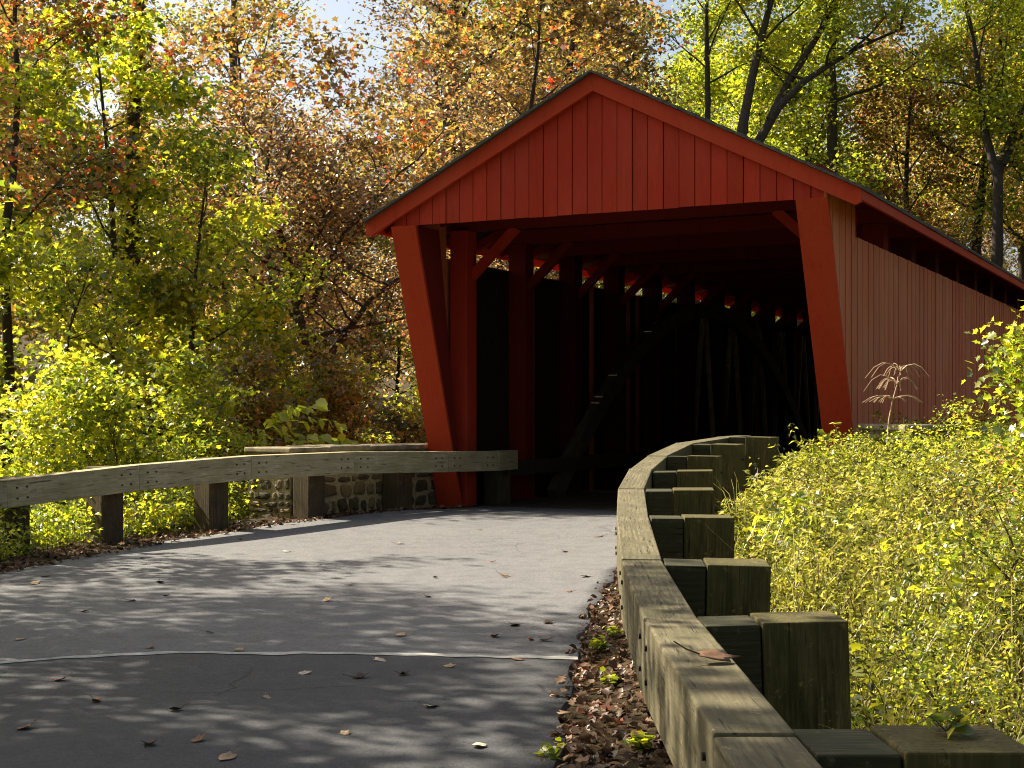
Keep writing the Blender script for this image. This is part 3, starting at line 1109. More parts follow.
def base_of(px, y):
    x = (px - 512) / F * y
    return (x, y, float(ground_z(x, y)))


# prototypes shared by the woods
P_MAPLE = make_tree(11, 7.4, 0.10, 0.12, 17, 3.0, (0.05, 0.7), 9500, 0.14, 0.26, shape=LOBED, sub=6)
P_MAPLE2 = make_tree(12, 5.6, 0.08, 0.10, 13, 2.3, (0.0, 0.6), 7500, 0.13, 0.24, shape=LOBED, sub=6)
P_FINE = make_tree(13, 10.0, 0.16, 0.22, 16, 3.9, (0.1, 0.8), 17000, 0.105, 0.34, lm='leaf_rust', shape=LEAF4, sub=7, wob=0.09)
P_FINE2 = make_tree(14, 12.0, 0.17, 0.28, 17, 3.8, (0.1, 0.9), 17000, 0.11, 0.36, lm='leaf_rust', shape=LEAF4, sub=7, wob=0.07)
P_TALL = make_tree(15, 18.0, 0.26, 0.34, 18, 4.6, (0.2, 0.9), 16000, 0.165, 0.42, lm='leaf_gold', sub=7)
P_TALL2 = make_tree(16, 20.0, 0.24, 0.40, 18, 4.4, (0.1, 0.9), 15000, 0.165, 0.42, lm='leaf_gold', sub=7)
P_TALL3 = make_tree(17, 15.0, 0.20, 0.25, 18, 4.6, (0.1, 0.8), 18000, 0.16, 0.40, lm='leaf_gold', sub=7)
P_BUSH = make_tree(18, 1.9, 0.03, 0.02, 16, 1.25, (0.2, 1.1), 2600, 0.105, 0.20, shape=LOBED, sub=4, top_taper=0.6, bark='twig')
P_BUSH2 = make_tree(19, 2.6, 0.035, 0.05, 16, 1.4, (0.2, 1.0), 3000, 0.115, 0.22, shape=LOBED, sub=5, top_taper=0.5, bark='twig')
P_BUSH3 = make_tree(20, 1.3, 0.02, 0.02, 14, 1.0, (0.1, 0.9), 3200, 0.06, 0.14, sub=4, top_taper=0.7, bark='twig', shape=LEAF4)

P_HIGH = make_tree(63, 12.5, 0.13, 0.60, 14, 3.4, (0.0, 0.5), 5200, 0.14, 0.22, shape=LOBED, sub=5)
# left side, nearest first
put_tree('orange_tree', P_HIGH, -4.3, 31.0, 'slim tree with scattered orange and red leaves high above the crooked tree', rz=1.1, lm='leaf_orange', s=1.05)
put_tree('red_tree', P_HIGH, -10.6, 29.5, 'slim tree with red and rust leaves in the upper left corner', rz=2.7, lm='leaf_red')
put_tree('orange_tree', P_HIGH, -1.2, 39.0, 'slim orange leaved tree above the left slope of the bridge roof', rz=4.1, lm='leaf_orange', s=1.2)
put_tree('maple_tree', P_MAPLE, -7.5, 26.6, 'bright yellow-green maple tree filling the left side behind the guardrail', rz=0.4, lm='leaf_yg', s=1.12)
put_tree('maple_tree', P_MAPLE, -5.7, 26.2, 'broad bright maple between the tall yellow-green maple and the stone wall', rz=3.4, lm='leaf_yg', s=0.86)
put_tree('maple_tree', P_MAPLE2, -9.3, 22.6, 'smaller yellow-green maple low at the left picture edge behind the guardrail', rz=2.1, lm='leaf_yg')
put_tree('maple_tree', P_MAPLE2, -5.3, 28.3, 'low yellow-green maple just left of the rust-leaved tree near the stone wall', rz=4.0, s=0.85, lm='leaf_yg')
b0 = base_of(6, 25.0)
t_ = make_tree(31, 13, 0.11, 0.35, 13, 2.5, (0.0, 0.6), 7000, 0.12, 0.34, trunk_pts=rel([(4, 470), (6, 420), (9, 340), (8, 250), (11, 170), (14, 90), (18, 20), (22, -60), (25, -140)], b0, 25.0), shape=LOBED)
put_tree('slender_tree', t_, b0[0], b0[1], 'slender dark trunked tree with olive and red leaves at the left picture edge', lm='leaf_red')
b0 = base_of(130, 27.5)
t_ = make_tree(32, 17, 0.185, 0.72, 9, 4.0, (0.1, 0.8), 12000, 0.13, 0.4, trunk_pts=rel([(128, 470), (131, 380), (133, 260), (135, 150), (136, 60), (139, -40), (141, -150), (144, -260)], b0, 27.5), ivy=2200)
put_tree('ivy_trunk_tree', t_, b0[0], b0[1], 'tall tree with an ivy-clad straight dark trunk above the yellow-green maple', lm='leaf_gold')
b0 = base_of(236, 46.0)
t_ = make_tree(33, 22, 0.24, 0.5, 12, 4.2, (0.2, 0.9), 7000, 0.13, 0.45, trunk_pts=rel([(240, 470), (238, 360), (236, 240), (235, 120), (233, 20), (236, -90), (238, -200)], b0, 46.0), bark='bark_grey')
put_tree('grey_trunk_tree', t_, b0[0], b0[1], 'thinly leaved tree with a straight grey trunk against the pale sky at upper left', lm='leaf_gold')
b0 = base_of(345, 30.0)
t_ = make_tree(34, 9, 0.17, 0.35, 15, 3.3, (0.0, 0.7), 17000, 0.105, 0.34,
               trunk_pts=rel([(352, 470), (340, 410), (322, 370), (303, 335), (294, 295), (287, 258), (276, 220), (268, 170), (270, 120)], b0, 30.0),
               extra_paths=[(rel([(318, 365), (335, 345), (352, 325), (372, 300), (392, 282), (420, 262)], b0, 30.0), 0.10),
                            (rel([(300, 325), (312, 300), (325, 270), (345, 235), (372, 200), (400, 170)], b0, 30.0), 0.08)], shape=LEAF4, lm='leaf_rust', sub=7)
put_tree('crooked_tree', t_, b0[0], b0[1], 'crooked dark tree with fine rust leaves left of the bridge portal', lm='leaf_rust')
put_tree('rust_tree', P_FINE, -6.9, 34.0, 'rust and tan fine-leaved tree behind the yellow-green maple', rz=1.0, lm='leaf_rust', s=1.05)
put_tree('rust_tree', P_FINE2, -2.0, 36.0, 'tan and rust fine-leaved tree just left of the bridge roof', rz=2.0, lm='leaf_rust')
put_tree('orange_tree', P_TALL3, -13.5, 33.0, 'orange and olive tree behind the slender tree at the left edge', rz=2.4, lm='leaf_olive', s=0.9)
b0 = base_of(452, 50.0)
t_ = make_tree(35, 22, 0.42, 0.45, 13, 4.8, (0.1, 0.8), 14000, 0.13, 0.45, trunk_pts=rel([(440, 470), (444, 300), (448, 160), (452, 80), (455, 0), (458, -90), (462, -180)], b0, 50.0))
put_tree('thick_tree', t_, b0[0], b0[1], 'thick dark trunked tree showing behind the left slope of the bridge roof', lm='leaf_gold')
put_tree('tan_tree', P_FINE2, 0.6, 46.0, 'tan fine-leaved tree over the left roof slope of the bridge', rz=5.0, lm='leaf_rust', s=1.15)

for j in range(22):
    y = random.uniform(45, 66)
    x = (-0.30 + 0.36 * (j + random.uniform(0, 0.8)) / 22) * y
    lm = ['leaf_olive', 'leaf_rust', 'leaf_green', 'leaf_yg', 'leaf_gold'][j % 5]
    me = [P_FINE, P_MAPLE, P_MAPLE2][j % 3]
    put_tree('slope_tree', me, x, y, {'leaf_olive': 'low olive tree on the slope behind the trees left of the bridge', 'leaf_rust': 'low rust tree on the slope behind the trees left of the bridge',
             'leaf_green': 'low green tree on the slope behind the trees left of the bridge', 'leaf_yg': 'low yellow-green tree on the slope behind the trees left of the bridge',
             'leaf_gold': 'low golden tree on the slope behind the trees left of the bridge'}[lm], 'low trees on the slope left of the bridge', s=random.uniform(0.85, 1.2), rz=j * 1.9, lm=lm)

# right side beyond the roof
b0 = base_of(707, 50.0)
t_ = make_tree(41, 22, 0.17, 0.5, 12, 3.6, (0.2, 0.9), 9000, 0.13, 0.4, trunk_pts=rel([(705, 450), (706, 300), (706, 180), (707, 100), (707, 30), (708, -60), (709, -160)], b0, 50.0))
put_tree('straight_tree', t_, b0[0], b0[1], 'slim straight dark trunk rising just right of the bridge gable peak', lm='leaf_yg')
b0 = base_of(742, 48.0)
t_ = make_tree(42, 16, 0.24, 0.55, 9, 3.4, (0.0, 0.8), 16000, 0.13, 0.4,
               trunk_pts=rel([(735, 450), (738, 300), (738, 200), (741, 130), (752, 80), (764, 30), (776, -20), (790, -90), (800, -150)], b0, 48.0),
               extra_paths=[(rel([(740, 170), (760, 140), (778, 108), (800, 85), (830, 64), (862, 45), (900, 30)], b0, 48.0), 0.19),
                            (rel([(770, 120), (790, 80), (812, 45), (832, 10), (850, -30), (870, -80)], b0, 48.0), 0.16)])
put_tree('leaning_tree', t_, b0[0], b0[1], 'dark forked tree leaning right with long limbs above the roof', lm='leaf_yg')
b0 = base_of(832, 54.0)
t_ = make_tree(43, 22, 0.29, 0.45, 13, 4.2, (0.1, 0.8), 13000, 0.13, 0.42, trunk_pts=rel([(836, 450), (834, 300), (832, 180), (831, 90), (829, 10), (827, -70), (826, -160)], b0, 54.0), bark='bark')
put_tree('grey_trunk_tree', t_, b0[0], b0[1], 'straight grey trunked tree above the right slope of the roof', lm='leaf_green')
b0 = base_of(998, 50.0)
t_ = make_tree(44, 15, 0.24, 0.6, 9, 3.4, (0.1, 0.8), 12000, 0.13, 0.42,
               trunk_pts=rel([(1000, 450), (998, 320), (997, 240), (996, 180), (988, 140), (982, 100), (975, 60), (968, 20), (960, -40)], b0, 50.0),
               extra_paths=[(rel([(996, 185), (1006, 155), (1014, 130), (1022, 105), (1036, 70), (1050, 20)], b0, 50.0), 0.17),
                            (rel([(1004, 165), (1018, 140), (1040, 120), (1070, 100)], b0, 50.0), 0.10)])
put_tree('forked_tree', t_, b0[0], b0[1], 'dark trunk forking into a Y at the right picture edge above the roof', lm='leaf_yg')
put_tree('gold_tree', P_TALL3, 14.2, 56.0, 'golden orange tree between the grey trunk and the forked tree', rz=1.2, lm='leaf_orange')
put_tree('green_tree', P_TALL, 19.5, 52.0, 'fresh green leaved tree at the upper right corner', rz=2.2, lm='leaf_yg')
put_tree('green_tree', P_TALL3, 10.3, 58.0, 'yellow-green tree filling the gap behind the leaning tree', rz=3.3, lm='leaf_yg')

# the rest of the woods, farther up the hill
spots_extra = [(27, 46), (33, 56), (24, 36), (38, 66), (30, 62), (36, 48)]
LAB = {'leaf_gold': 'golden leaved tree on the wooded hill far behind the bridge', 'leaf_rust': 'rust leaved tree on the wooded hill far behind the bridge',
       'leaf_yg': 'yellow-green leaved tree on the wooded hill far behind the bridge', 'leaf_orange': 'orange leaved tree on the wooded hill far behind the bridge',
       'leaf_green': 'green leaved tree on the wooded hill far behind the bridge', 'leaf_olive': 'olive leaved tree on the wooded hill far behind the bridge'}
spots = []
tries = 0
while len(spots) < 52 and tries < 6000:
    tries += 1
    y = random.uniform(50, 118)
    x = random.uniform(-0.45, 0.47) * y
    if any((x - a) ** 2 + (y - b) ** 2 < 4.2 ** 2 for a, b in spots):
        continue
    if -0.36 < x / y < -0.03 and random.random() < 0.86:
        continue
    spots.append((x, y))
for (x, y) in spots + spots_extra:
    pos = x / y
    if pos < -0.12:
        kinds = ['leaf_gold', 'leaf_orange', 'leaf_olive', 'leaf_rust', 'leaf_green']
    elif pos < 0.1:
        kinds = ['leaf_rust', 'leaf_gold', 'leaf_olive', 'leaf_green', 'leaf_olive']
    else:
        kinds = ['leaf_yg', 'leaf_gold', 'leaf_green', 'leaf_orange', 'leaf_yg']
    lm = random.choice(kinds)
    me = random.choice([P_TALL, P_TALL2, P_TALL3, P_TALL3, P_FINE2])
    put_tree('woodland_tree', me, x, y, LAB[lm], 'trees on the wooded hill', s=random.uniform(0.85, 1.25) * (1.25 if me is P_FINE2 else 1), rz=random.uniform(0, 6.28), lm=lm)

# trees standing off to the left whose shade dapples the road
P_SHADE = make_tree(61, 8.6, 0.12, 0.28, 15, 3.6, (0.0, 0.6), 7500, 0.135, 0.22, shape=LOBED, sub=5)
P_SHADE2 = make_tree(62, 9.4, 0.13, 0.30, 15, 3.6, (0.0, 0.6), 12000, 0.135, 0.26, shape=LOBED, sub=6)
for (x, y, me, s, rz, lm, lab) in ((-10.0, 17.2, P_HIGH, 0.95, 2.9, 'leaf_gold', 'tall golden tree with a high crown on the left bank by the bend'),
                                   (-8.4, 11.0, P_SHADE2, 1.0, 0.9, 'leaf_yg', 'dense maple tree on the left bank beside the near guardrail'),
                                   (-9.6, 14.6, P_SHADE, 1.0, 3.9, 'leaf_yg', 'open crowned maple on the left bank level with the road bend'),
                                   (-7.6, 6.8, P_SHADE2, 1.0, 1.9, 'leaf_olive', 'olive leaved maple on the left bank near the viewer'),
                                   (-12.5, 8.5, P_SHADE2, 1.1, 4.4, 'leaf_green', 'green tree set back on the left bank')):
    put_tree('roadside_tree', me, x, y, lab, s=s, rz=rz, lm=lm)

# the woods go on behind the viewer and to the right, closing off the low sky
for j, (x, y, me, s) in enumerate(((-9, -9, P_TALL3, 0.8), (-2, -14, P_TALL3, 0.9), (6, -12, P_TALL, 0.8), (12, -7, P_TALL3, 0.85), (16, 2, P_TALL3, 0.8), (17, 11, P_TALL3, 0.75),
                                   (-16, -4, P_TALL3, 0.8), (20, 20, P_TALL, 0.8), (2, -22, P_TALL2, 1.0), (-8, -20, P_TALL, 1.0), (12, -18, P_TALL2, 1.0))):
    put_tree('roadside_tree', me, x, y, 'tall yellow-green tree standing beyond the road behind the viewer', 'trees behind the viewer', s=s, rz=j * 1.1, lm='leaf_green')

# understorey shrubs behind the left rail and under the trees
k = 0
for (px, y, me, s, lm, lab) in (
        (25, 17.6, P_BUSH, 0.8, 'leaf_yg', 'yellow-green shrub behind the guardrail at the left picture edge'),
        (75, 19.0, P_BUSH2, 0.8, 'leaf_yg', 'tall yellow-green shrub behind the second guardrail post from the left'),
        (130, 18.6, P_BUSH, 0.8, 'leaf_yg', 'yellow shrub showing under the rail between the second and third left posts'),
        (178, 20.3, P_BUSH2, 0.8, 'leaf_yg', 'leafy shrub behind the third guardrail post from the left'),
        (222, 20.2, P_BUSH3, 1.0, 'leaf_yg', 'low shrub against the end of the stone wall'),
        (262, 23.5, P_BUSH2, 0.9, 'leaf_olive', 'olive shrub behind the stone wall end'),
        (330, 25.5, P_BUSH2, 0.9, 'leaf_olive', 'dark olive shrub behind the middle of the stone wall'),
        (390, 27.5, P_BUSH2, 1.0, 'leaf_olive', 'dark olive shrub between the crooked tree and the bridge'),
        (418, 31.0, P_BUSH2, 1.1, 'leaf_green', 'green shrub low beside the left portal board')):
    x = (px - 512) / F * y
    k += 1
    put_tree('shrub', me, x, y, lab, None, 'shrub', s=s, rz=k * 1.3, lm=lm, parts=('stem', 'foliage'))
for j in range(34):
    y = random.uniform(27, 44)
    x = (random.uniform(-60, 470) - 512) / F * y
    lm = random.choice(['leaf_olive', 'leaf_green', 'leaf_rust', 'leaf_yg'])
    me = random.choice([P_BUSH2, P_BUSH2, P_BUSH])
    put_tree('understorey_bush', me, x, y, {'leaf_olive': 'olive bush in the shade under the trees left of the bridge', 'leaf_green': 'green bush in the shade under the trees left of the bridge',
             'leaf_rust': 'rust brown bush in the shade under the trees left of the bridge', 'leaf_yg': 'yellow-green bush in the shade under the trees left of the bridge'}[lm],
             'bushes under the trees left of the bridge', 'bush', s=random.uniform(0.9, 1.7), rz=random.uniform(0, 6), lm=lm, parts=('stem', 'foliage'))

# sapling with big bright leaves over the stone wall
b0 = base_of(250, 21.0)
mb = MB()
LP, LD = [], []
for pth, r_ in ((rel([(246, 520), (248, 480), (252, 450), (262, 432), (285, 422), (315, 418), (345, 424)], b0, 21.0), 0.016),
                (rel([(252, 452), (240, 440), (228, 436), (216, 442)], b0, 21.0), 0.010),
                (rel([(262, 434), (280, 436), (300, 440), (325, 438), (350, 440)], b0, 21.0), 0.010),
                (rel([(250, 456), (268, 416), (290, 408), (318, 406)], b0, 21.0), 0.010)):
    mb.tube(pth, [r_ * (1 - 0.7 * i / (len(pth) - 1)) for i in range(len(pth))], 5)
    ph = np.array(pth)
    for t in np.linspace(0.25, 1, 15):
        x = t * (len(ph) - 1)
        i = min(int(x), len(ph) - 2)
        for sd in (-1, 1):
            LP.append(ph[i] * (1 - (x - i)) + ph[i + 1] * (x - i) + rng.normal(0, 0.03, 3))
            LD.append((0.8, -0.3 * sd, -0.55))
put_tree('sapling', (mb.mesh('stem', M['stem'], True), leaf_mesh('foliage', np.array(LP), rng.uniform(0.13, 0.21, len(LP)), M['leaf_lime'], LEAF6, 0.5, None, np.array(LD))),
         b0[0], b0[1], 'sapling with large bright drooping leaves arching over the stone wall', cat='sapling', parts=('stem', 'foliage'), z=b0[2])
# leaning thin sapling at left
b0 = base_of(52, 22.5)
t_ = make_tree(51, 4.5, 0.035, 0.5, 7, 1.0, (0.1, 0.7), 1200, 0.10, 0.2, trunk_pts=rel([(50, 500), (55, 440), (66, 380), (74, 330), (82, 285), (90, 255)], b0, 22.5), bark='bark', shape=LOBED)
put_tree('sapling', t_, b0[0], b0[1], 'thin dark leaning sapling stem in front of the yellow-green maple at left', cat='sapling', lm='leaf_yg')

# ------------------------------------------------------------------ undergrowth at right and along the left verge
def weeds(name, stems, leaf_per, leaf_f, label, seed, spread=0.10, lm='leaf_weed'):
    rg = np.random.default_rng(seed)
    mb = MB()
    P, S = [], []
    for (x, y, z0, h) in stems:
        lean = rg.normal(0, 0.16, 2)
        pts = [np.array([x + lean[0] * h * t * t, y + lean[1] * h * t * t, z0 + h * t]) for t in (0, 0.35, 0.7, 1.0)]
        mb.tube(pts, [0.004, 0.0035, 0.0025, 0.0015], 3)
        n = leaf_per
        t = 1 - rg.uniform(0, 1, n) ** 1.4 * 0.8
        c = np.stack([x + lean[0] * h * t * t, y + lean[1] * h * t * t, z0 + h * t], 1)
        az = rg.uniform(0, 2 * PI, n)
        rr = rg.uniform(0.02, spread, n) * (1.25 - 0.6 * t)
        c[:, 0] += np.cos(az) * rr
        c[:, 1] += np.sin(az) * rr
        P.append(c)
        S.append(leaf_f(y) * rg.uniform(0.55, 1.3, n))
    P, S = np.concatenate(P), np.concatenate(S)
    me = leaf_mesh(name, P, S, M[lm], LANCE if lm == 'leaf_weed' else LEAF4, 0.8)
    o = link(name, me)
    tag(o, label, None, None, 'stuff')
    so = mb.build(name + '_stems', M['stem'])
    tag(so, label.replace('leaves', 'stems'), None, None, 'stuff')
    return o


def canopy(x, y):
    return np.interp(y, [3, 4, 5, 8, 12, 16, 18], [0.25, 0.40, 0.58, 0.80, 0.95, 1.02, 1.02]) + 0.10 * np.maximum(0, x - 2.5) + 0.13 * math.sin(x * 2.1 + y * 1.3) + 0.10 * math.sin(x * 5.3 - y * 3.1) + 0.05 * math.sin(x * 11 + y * 7.3)


def post_x(y):
    return float(np.interp(y, [p[1] for p in path], [p[0] for p in path])) + 0.70


st = []
while len(st) < 5200:
    y = 3.2 + 14.6 * random.random() ** 0.85
    x0 = post_x(y)
    x = x0 + 7.5 * random.random() ** 1.3
    if x / y > 0.5 and (x / y > 0.95 or random.random() < 0.35):
        continue
    u_, v_ = uv(x, y)
    if u_ < 3.1 and v_ > 0.2:
        continue
    z0 = float(ground_z(x, y))
    top = canopy(x, y) * (0.55 + 0.45 * float(smooth(x - x0, 0.0, 0.5)))
    h = max(0.18, (top - z0) * random.uniform(0.62, 1.12))
    st.append((x, y, z0 - 0.02, h))
broad = [p for p in st if math.sin(p[0] * 3.1 + 1.0) * math.sin(p[1] * 1.9) + random.gauss(0, 0.35) > 0.62]
bset = set(broad)
st = [p for p in st if p not in bset and math.sin(p[0] * 4.7 - 0.5) * math.sin(p[1] * 3.3 + 1.2) < 0.72]
weeds('broad_weeds', [(a, b, c, d * 0.95) for a, b, c, d in broad], 15, lambda y: 0.040 + 0.0035 * y, 'broader green leaves scattered through the weeds right of the guardrail', 9, 0.13, 'leaf_yg')
weeds('undergrowth', st, 40, lambda y: 0.027 + 0.0022 * y, 'dense mass of sunlit yellow-green weed leaves right of the guardrail', 3)
st = []
while len(st) < 1500:
    y = random.uniform(11, 21)
    x = float(ledge(y)) - 0.75 - 3.6 * random.random() ** 1.2
    u_, v_ = uv(x, y)
    if v_ > 0.2 and u_ > -4.6:
        continue
    if 17.9 < y and x > -3.9 + (y - 18) * 0.6:
        continue
    st.append((x, y, float(ground_z(x, y)) - 0.02, random.uniform(0.15, 0.62)))
weeds('verge_growth', st, 24, lambda y: 0.062, 'low tangled leaves behind the left guardrail posts', 4, 0.16, 'leaf_yg')

# arching dry grass among the weeds
mb = MB()
for _ in range(4200):
    y = 3.4 + 9.5 * random.random() ** 1.3
    x = post_x(y) + 0.05 + 4.2 * random.random()
    if x / y > 0.45:
        continue
    z0 = float(ground_z(x, y))
    h = max(0.15, (canopy(x, y) - z0) * random.uniform(0.6, 1.02))
    az = random.uniform(0, 2 * PI)
    L = h * random.uniform(0.3, 0.9)
    dx, dy = math.cos(az), math.sin(az)
    w = random.uniform(0.003, 0.006)
    pts = []
    for t in (0, 0.4, 0.75, 1.0):
        c = Vector((x + dx * L * t * t, y + dy * L * t * t, z0 + h * (t * 1.25 - 0.35 * t * t * t)))
        ww = w * (1 - t * 0.85)
        pts.append((c + Vector((-dy, dx, 0)) * ww, c - Vector((-dy, dx, 0)) * ww))
    vs = [p for pr_ in pts for p in pr_]
    mb.add(vs, [(0, 1, 3, 2), (2, 3, 5, 4), (4, 5, 7, 6)])
tag(mb.build('dry_grass', M['grass_dry']), 'thin arching pale grass blades among the weeds at right', None, None, 'stuff')

# shrubs standing out of the weeds at right
for i, (px, y, me, s, lm, lab) in enumerate((
        (1066, 12.0, P_BUSH2, 0.66, 'leaf_yg', 'leafy yellow-green shrub at the right picture edge before the side wall'),
        (965, 15.3, P_BUSH3, 0.62, 'leaf_yg', 'low bright shrub beneath the side wall left of the edge shrub'),
        (1000, 7.6, P_BUSH3, 0.55, 'leaf_green', 'darker green shrub within the weeds at right'),
        (905, 12.5, P_BUSH3, 0.50, 'leaf_yg', 'leafier clump standing up in the middle of the weeds'),
        (850, 14.6, P_BUSH3, 0.44, 'leaf_yg', 'leafy shrub just right of the far guardrail posts'),
        (985, 10.0, P_BUSH3, 0.58, 'leaf_gold', 'orange tinged shrub near the right picture edge'),
        (955, 5.4, P_BUSH3, 0.36, 'leaf_yg', 'small leafy plant behind the nearest guardrail post'))):
    x = (px - 512) / F * y
    put_tree('shrub', me, x, y, lab, None, 'shrub', s=s, rz=i * 1.1, lm=lm, parts=('stem', 'foliage'))

# dried curly weed in front of the side wall
b0 = at(892, 425, 14.5)
mb = MB()
pts = [at(887, 450, 14.5), at(889, 420, 14.5), at(893, 400, 14.5), at(897, 385, 14.5), at(900, 372, 14.5)]
mb.tube([p - b0 for p in pts], [0.010, 0.009, 0.008, 0.006, 0.004], 5)
for k in range(44):
    a = random.uniform(-2.2, 2.2)
    Lk = random.uniform(0.14, 0.36)
    s0 = pts[2 + (k % 3)] - b0
    dx, dy = math.sin(a), random.uniform(-0.6, 0.6)
    q = [s0 + Vector((dx * Lk * t, dy * Lk * t, Lk * (1.1 * t - 1.25 * t * t) * (1.2 if k % 3 else 0.6))) for t in (0, 0.25, 0.5, 0.75, 1.0)]
    mb.tube(q, [0.005, 0.0046, 0.004, 0.0034, 0.003], 4)
o = mb.build('dried_weed', M['drystem'], None, True)
o.location = b0
tag(o, 'dried curly brown weed standing before the faded side wall', 'weed')

# ------------------------------------------------------------------ fallen leaves
def litter(name, n, fn, label, size=(0.025, 0.085), shape=LOBED):
    P = []
    while len(P) < n:
        p = fn()
        if p is not None:
            P.append(p)
    P = np.array(P)
    T = (shape[0] * np.array([1, 1, 1.4]), shape[1])
    me = leaf_mesh(name, P, rng.uniform(*size, len(P)), M['litter'], T, 0.45, None)
    return tag(link(name, me), label, None, None, 'stuff')


def right_spot():
    y = 4.0 + 14 * random.random() ** 1.3
    x = float(redge(y)) + random.gauss(0.015, 0.035) + 0.5 * random.random() ** 1.2
    if x > post_x(y):
        return None
    return (x, y, float(max(ground_z(x, y), road_z(x, y) - (0.0 if x < float(redge(y)) else 0.2))) + random.uniform(0.008, 0.035))


def left_spot():
    y = random.uniform(9, 20.8)
    x = float(ledge(y)) + 0.12 - abs(random.gauss(0.3, 0.5))
    return (x, y, float(max(ground_z(x, y), road_z(x, y) - (0.0 if x > float(ledge(y)) else 0.2))) + random.uniform(0.008, 0.035))


litter('leaf_litter', 1300, right_spot, 'drift of brown lobed fallen leaves between the road and the right guardrail')
litter('leaf_litter', 2100, right_spot, 'small oval brown leaves among the drift along the right guardrail', (0.02, 0.065), LEAF6)
litter('verge_litter', 2200, left_spot, 'brown fallen leaves along the left edge of the road')


def fallen_leaf(k, mat):
    """one curled dry leaf: lobed blade with thickness and a stalk"""
    rg = np.random.default_rng(100 + k)
    n = 14
    mb = MB()
    ring = []
    for i in range(n):
        a = 2 * PI * i / n
        r = 0.040 * (1 + 0.16 * math.cos(5 * a)) * rg.uniform(0.8, 1.2)
        ring.append((r * math.cos(a), r * math.sin(a) * 0.72))
    cx, cy = rg.uniform(-1, 5), rg.uniform(1, 9)
    tw = rg.uniform(-5, 5)
    def z(x, y):
        return 0.010 + cx * x * x + cy * y * y + tw * x * y - 0.008
    top = [(x, y, z(x, y)) for x, y in ring]
    mid = [(x * 0.5, y * 0.5, z(x * 0.5, y * 0.5)) for x, y in ring]
    c = (0, 0, z(0, 0))
    fs = []
    vs = top + mid + [c]
    for i in range(n):
        j = (i + 1) % n
        fs.append((i, j, n + j, n + i))
        fs.append((n + i, n + j, 2 * n))
    m = len(vs)
    vs2 = vs + [(x, y, zz - 0.0012) for x, y, zz in vs]
    fs2 = fs + [tuple(q + m for q in f[::-1]) for f in fs] + [(j, i, m + i, m + j) for i, j in ((i, (i + 1) % n) for i in range(n))]
    mb.add(vs2, fs2)
    mb.tube([(-0.03, 0, z(-0.03, 0)), (-0.06, 0.004, z(-0.05, 0) + 0.004), (-0.085, 0.012, z(-0.05, 0) + 0.012)], [0.0014, 0.0012, 0.0010], 4)
    return mb.mesh('fallen_leaf', mat, True)


LM = [mat_simple('dry_leaf_' + nme, c, 0.75, 0.35, 40) for nme, c in
      (('tan', (0.36, 0.25, 0.15)), ('brown', (0.16, 0.085, 0.045)), ('dark', (0.06, 0.04, 0.028)), ('red', (0.28, 0.05, 0.025)), ('pale', (0.50, 0.42, 0.32)))]
LN = ['tan', 'brown', 'dark brown', 'reddish', 'pale']
LEAVES = [fallen_leaf(k, LM[k % 5]) for k in range(10)]
LPX = [(35, 584, 0), (45, 577, 1), (142, 559, 1), (160, 583, 2), (166, 596, 3), (131, 601, 0), (287, 552, 4), (320, 565, 1), (327, 601, 0), (150, 648, 1), (239, 651, 0),
       (360, 678, 2), (305, 674, 4), (267, 698, 0), (175, 711, 2), (150, 745, 2), (227, 759, 0), (345, 734, 0), (431, 707, 4), (479, 747, 4), (198, 741, 1), (59, 681, 3),
       (25, 729, 1), (96, 702, 3), (404, 675, 2), (450, 667, 0), (401, 636, 0), (428, 597, 1), (435, 578, 1), (492, 562, 3), (495, 637, 1), (400, 544, 0), (380, 661, 4),
       (599, 537, 1), (565, 552, 3), (569, 592, 1), (548, 623, 2), (585, 577, 0), (554, 696, 4), (515, 626, 1), (545, 641, 2), (530, 640, 3), (240, 540, 1), (480, 530, 1), (210, 633, 0),
       (350, 585, 1), (505, 577, 1), (518, 660, 1), (85, 612, 1), (20, 640, 0)]
for k, (px, py, c) in enumerate(LPX):
    y = 10.0
    for _ in range(12):
        x = (px - 512) / F * y
        y = F * (EYE - float(road_z(x, y))) / (py - HOR)
    x = (px - 512) / F * y
    o = link('fallen_leaf', LEAVES[c + 5 * (k % 2)])
    o.location = (x, y, float(road_z(x, y)) + 0.004)
    o.rotation_euler = (random.uniform(-0.25, 0.25), random.uniform(-0.25, 0.25), random.uniform(0, 6.28))
    s = random.uniform(0.7, 1.2)
    o.scale = (s, s, s * random.uniform(0.8, 1.5))
    tag(o, LN[c] + ' curled dry leaf lying on the asphalt road', 'leaf', 'fallen leaves on the road')
# dry leaf on the near beam
o = link('fallen_leaf', LEAVES[6])
o.location = (0.60, 4.28, 0.772)
o.rotation_euler = (0.25, 0.1, 0.2)
o.scale = (1.5, 1.3, 2.2)
tag(o, 'brown curled leaf lying on top of the right guardrail beam', 'leaf')

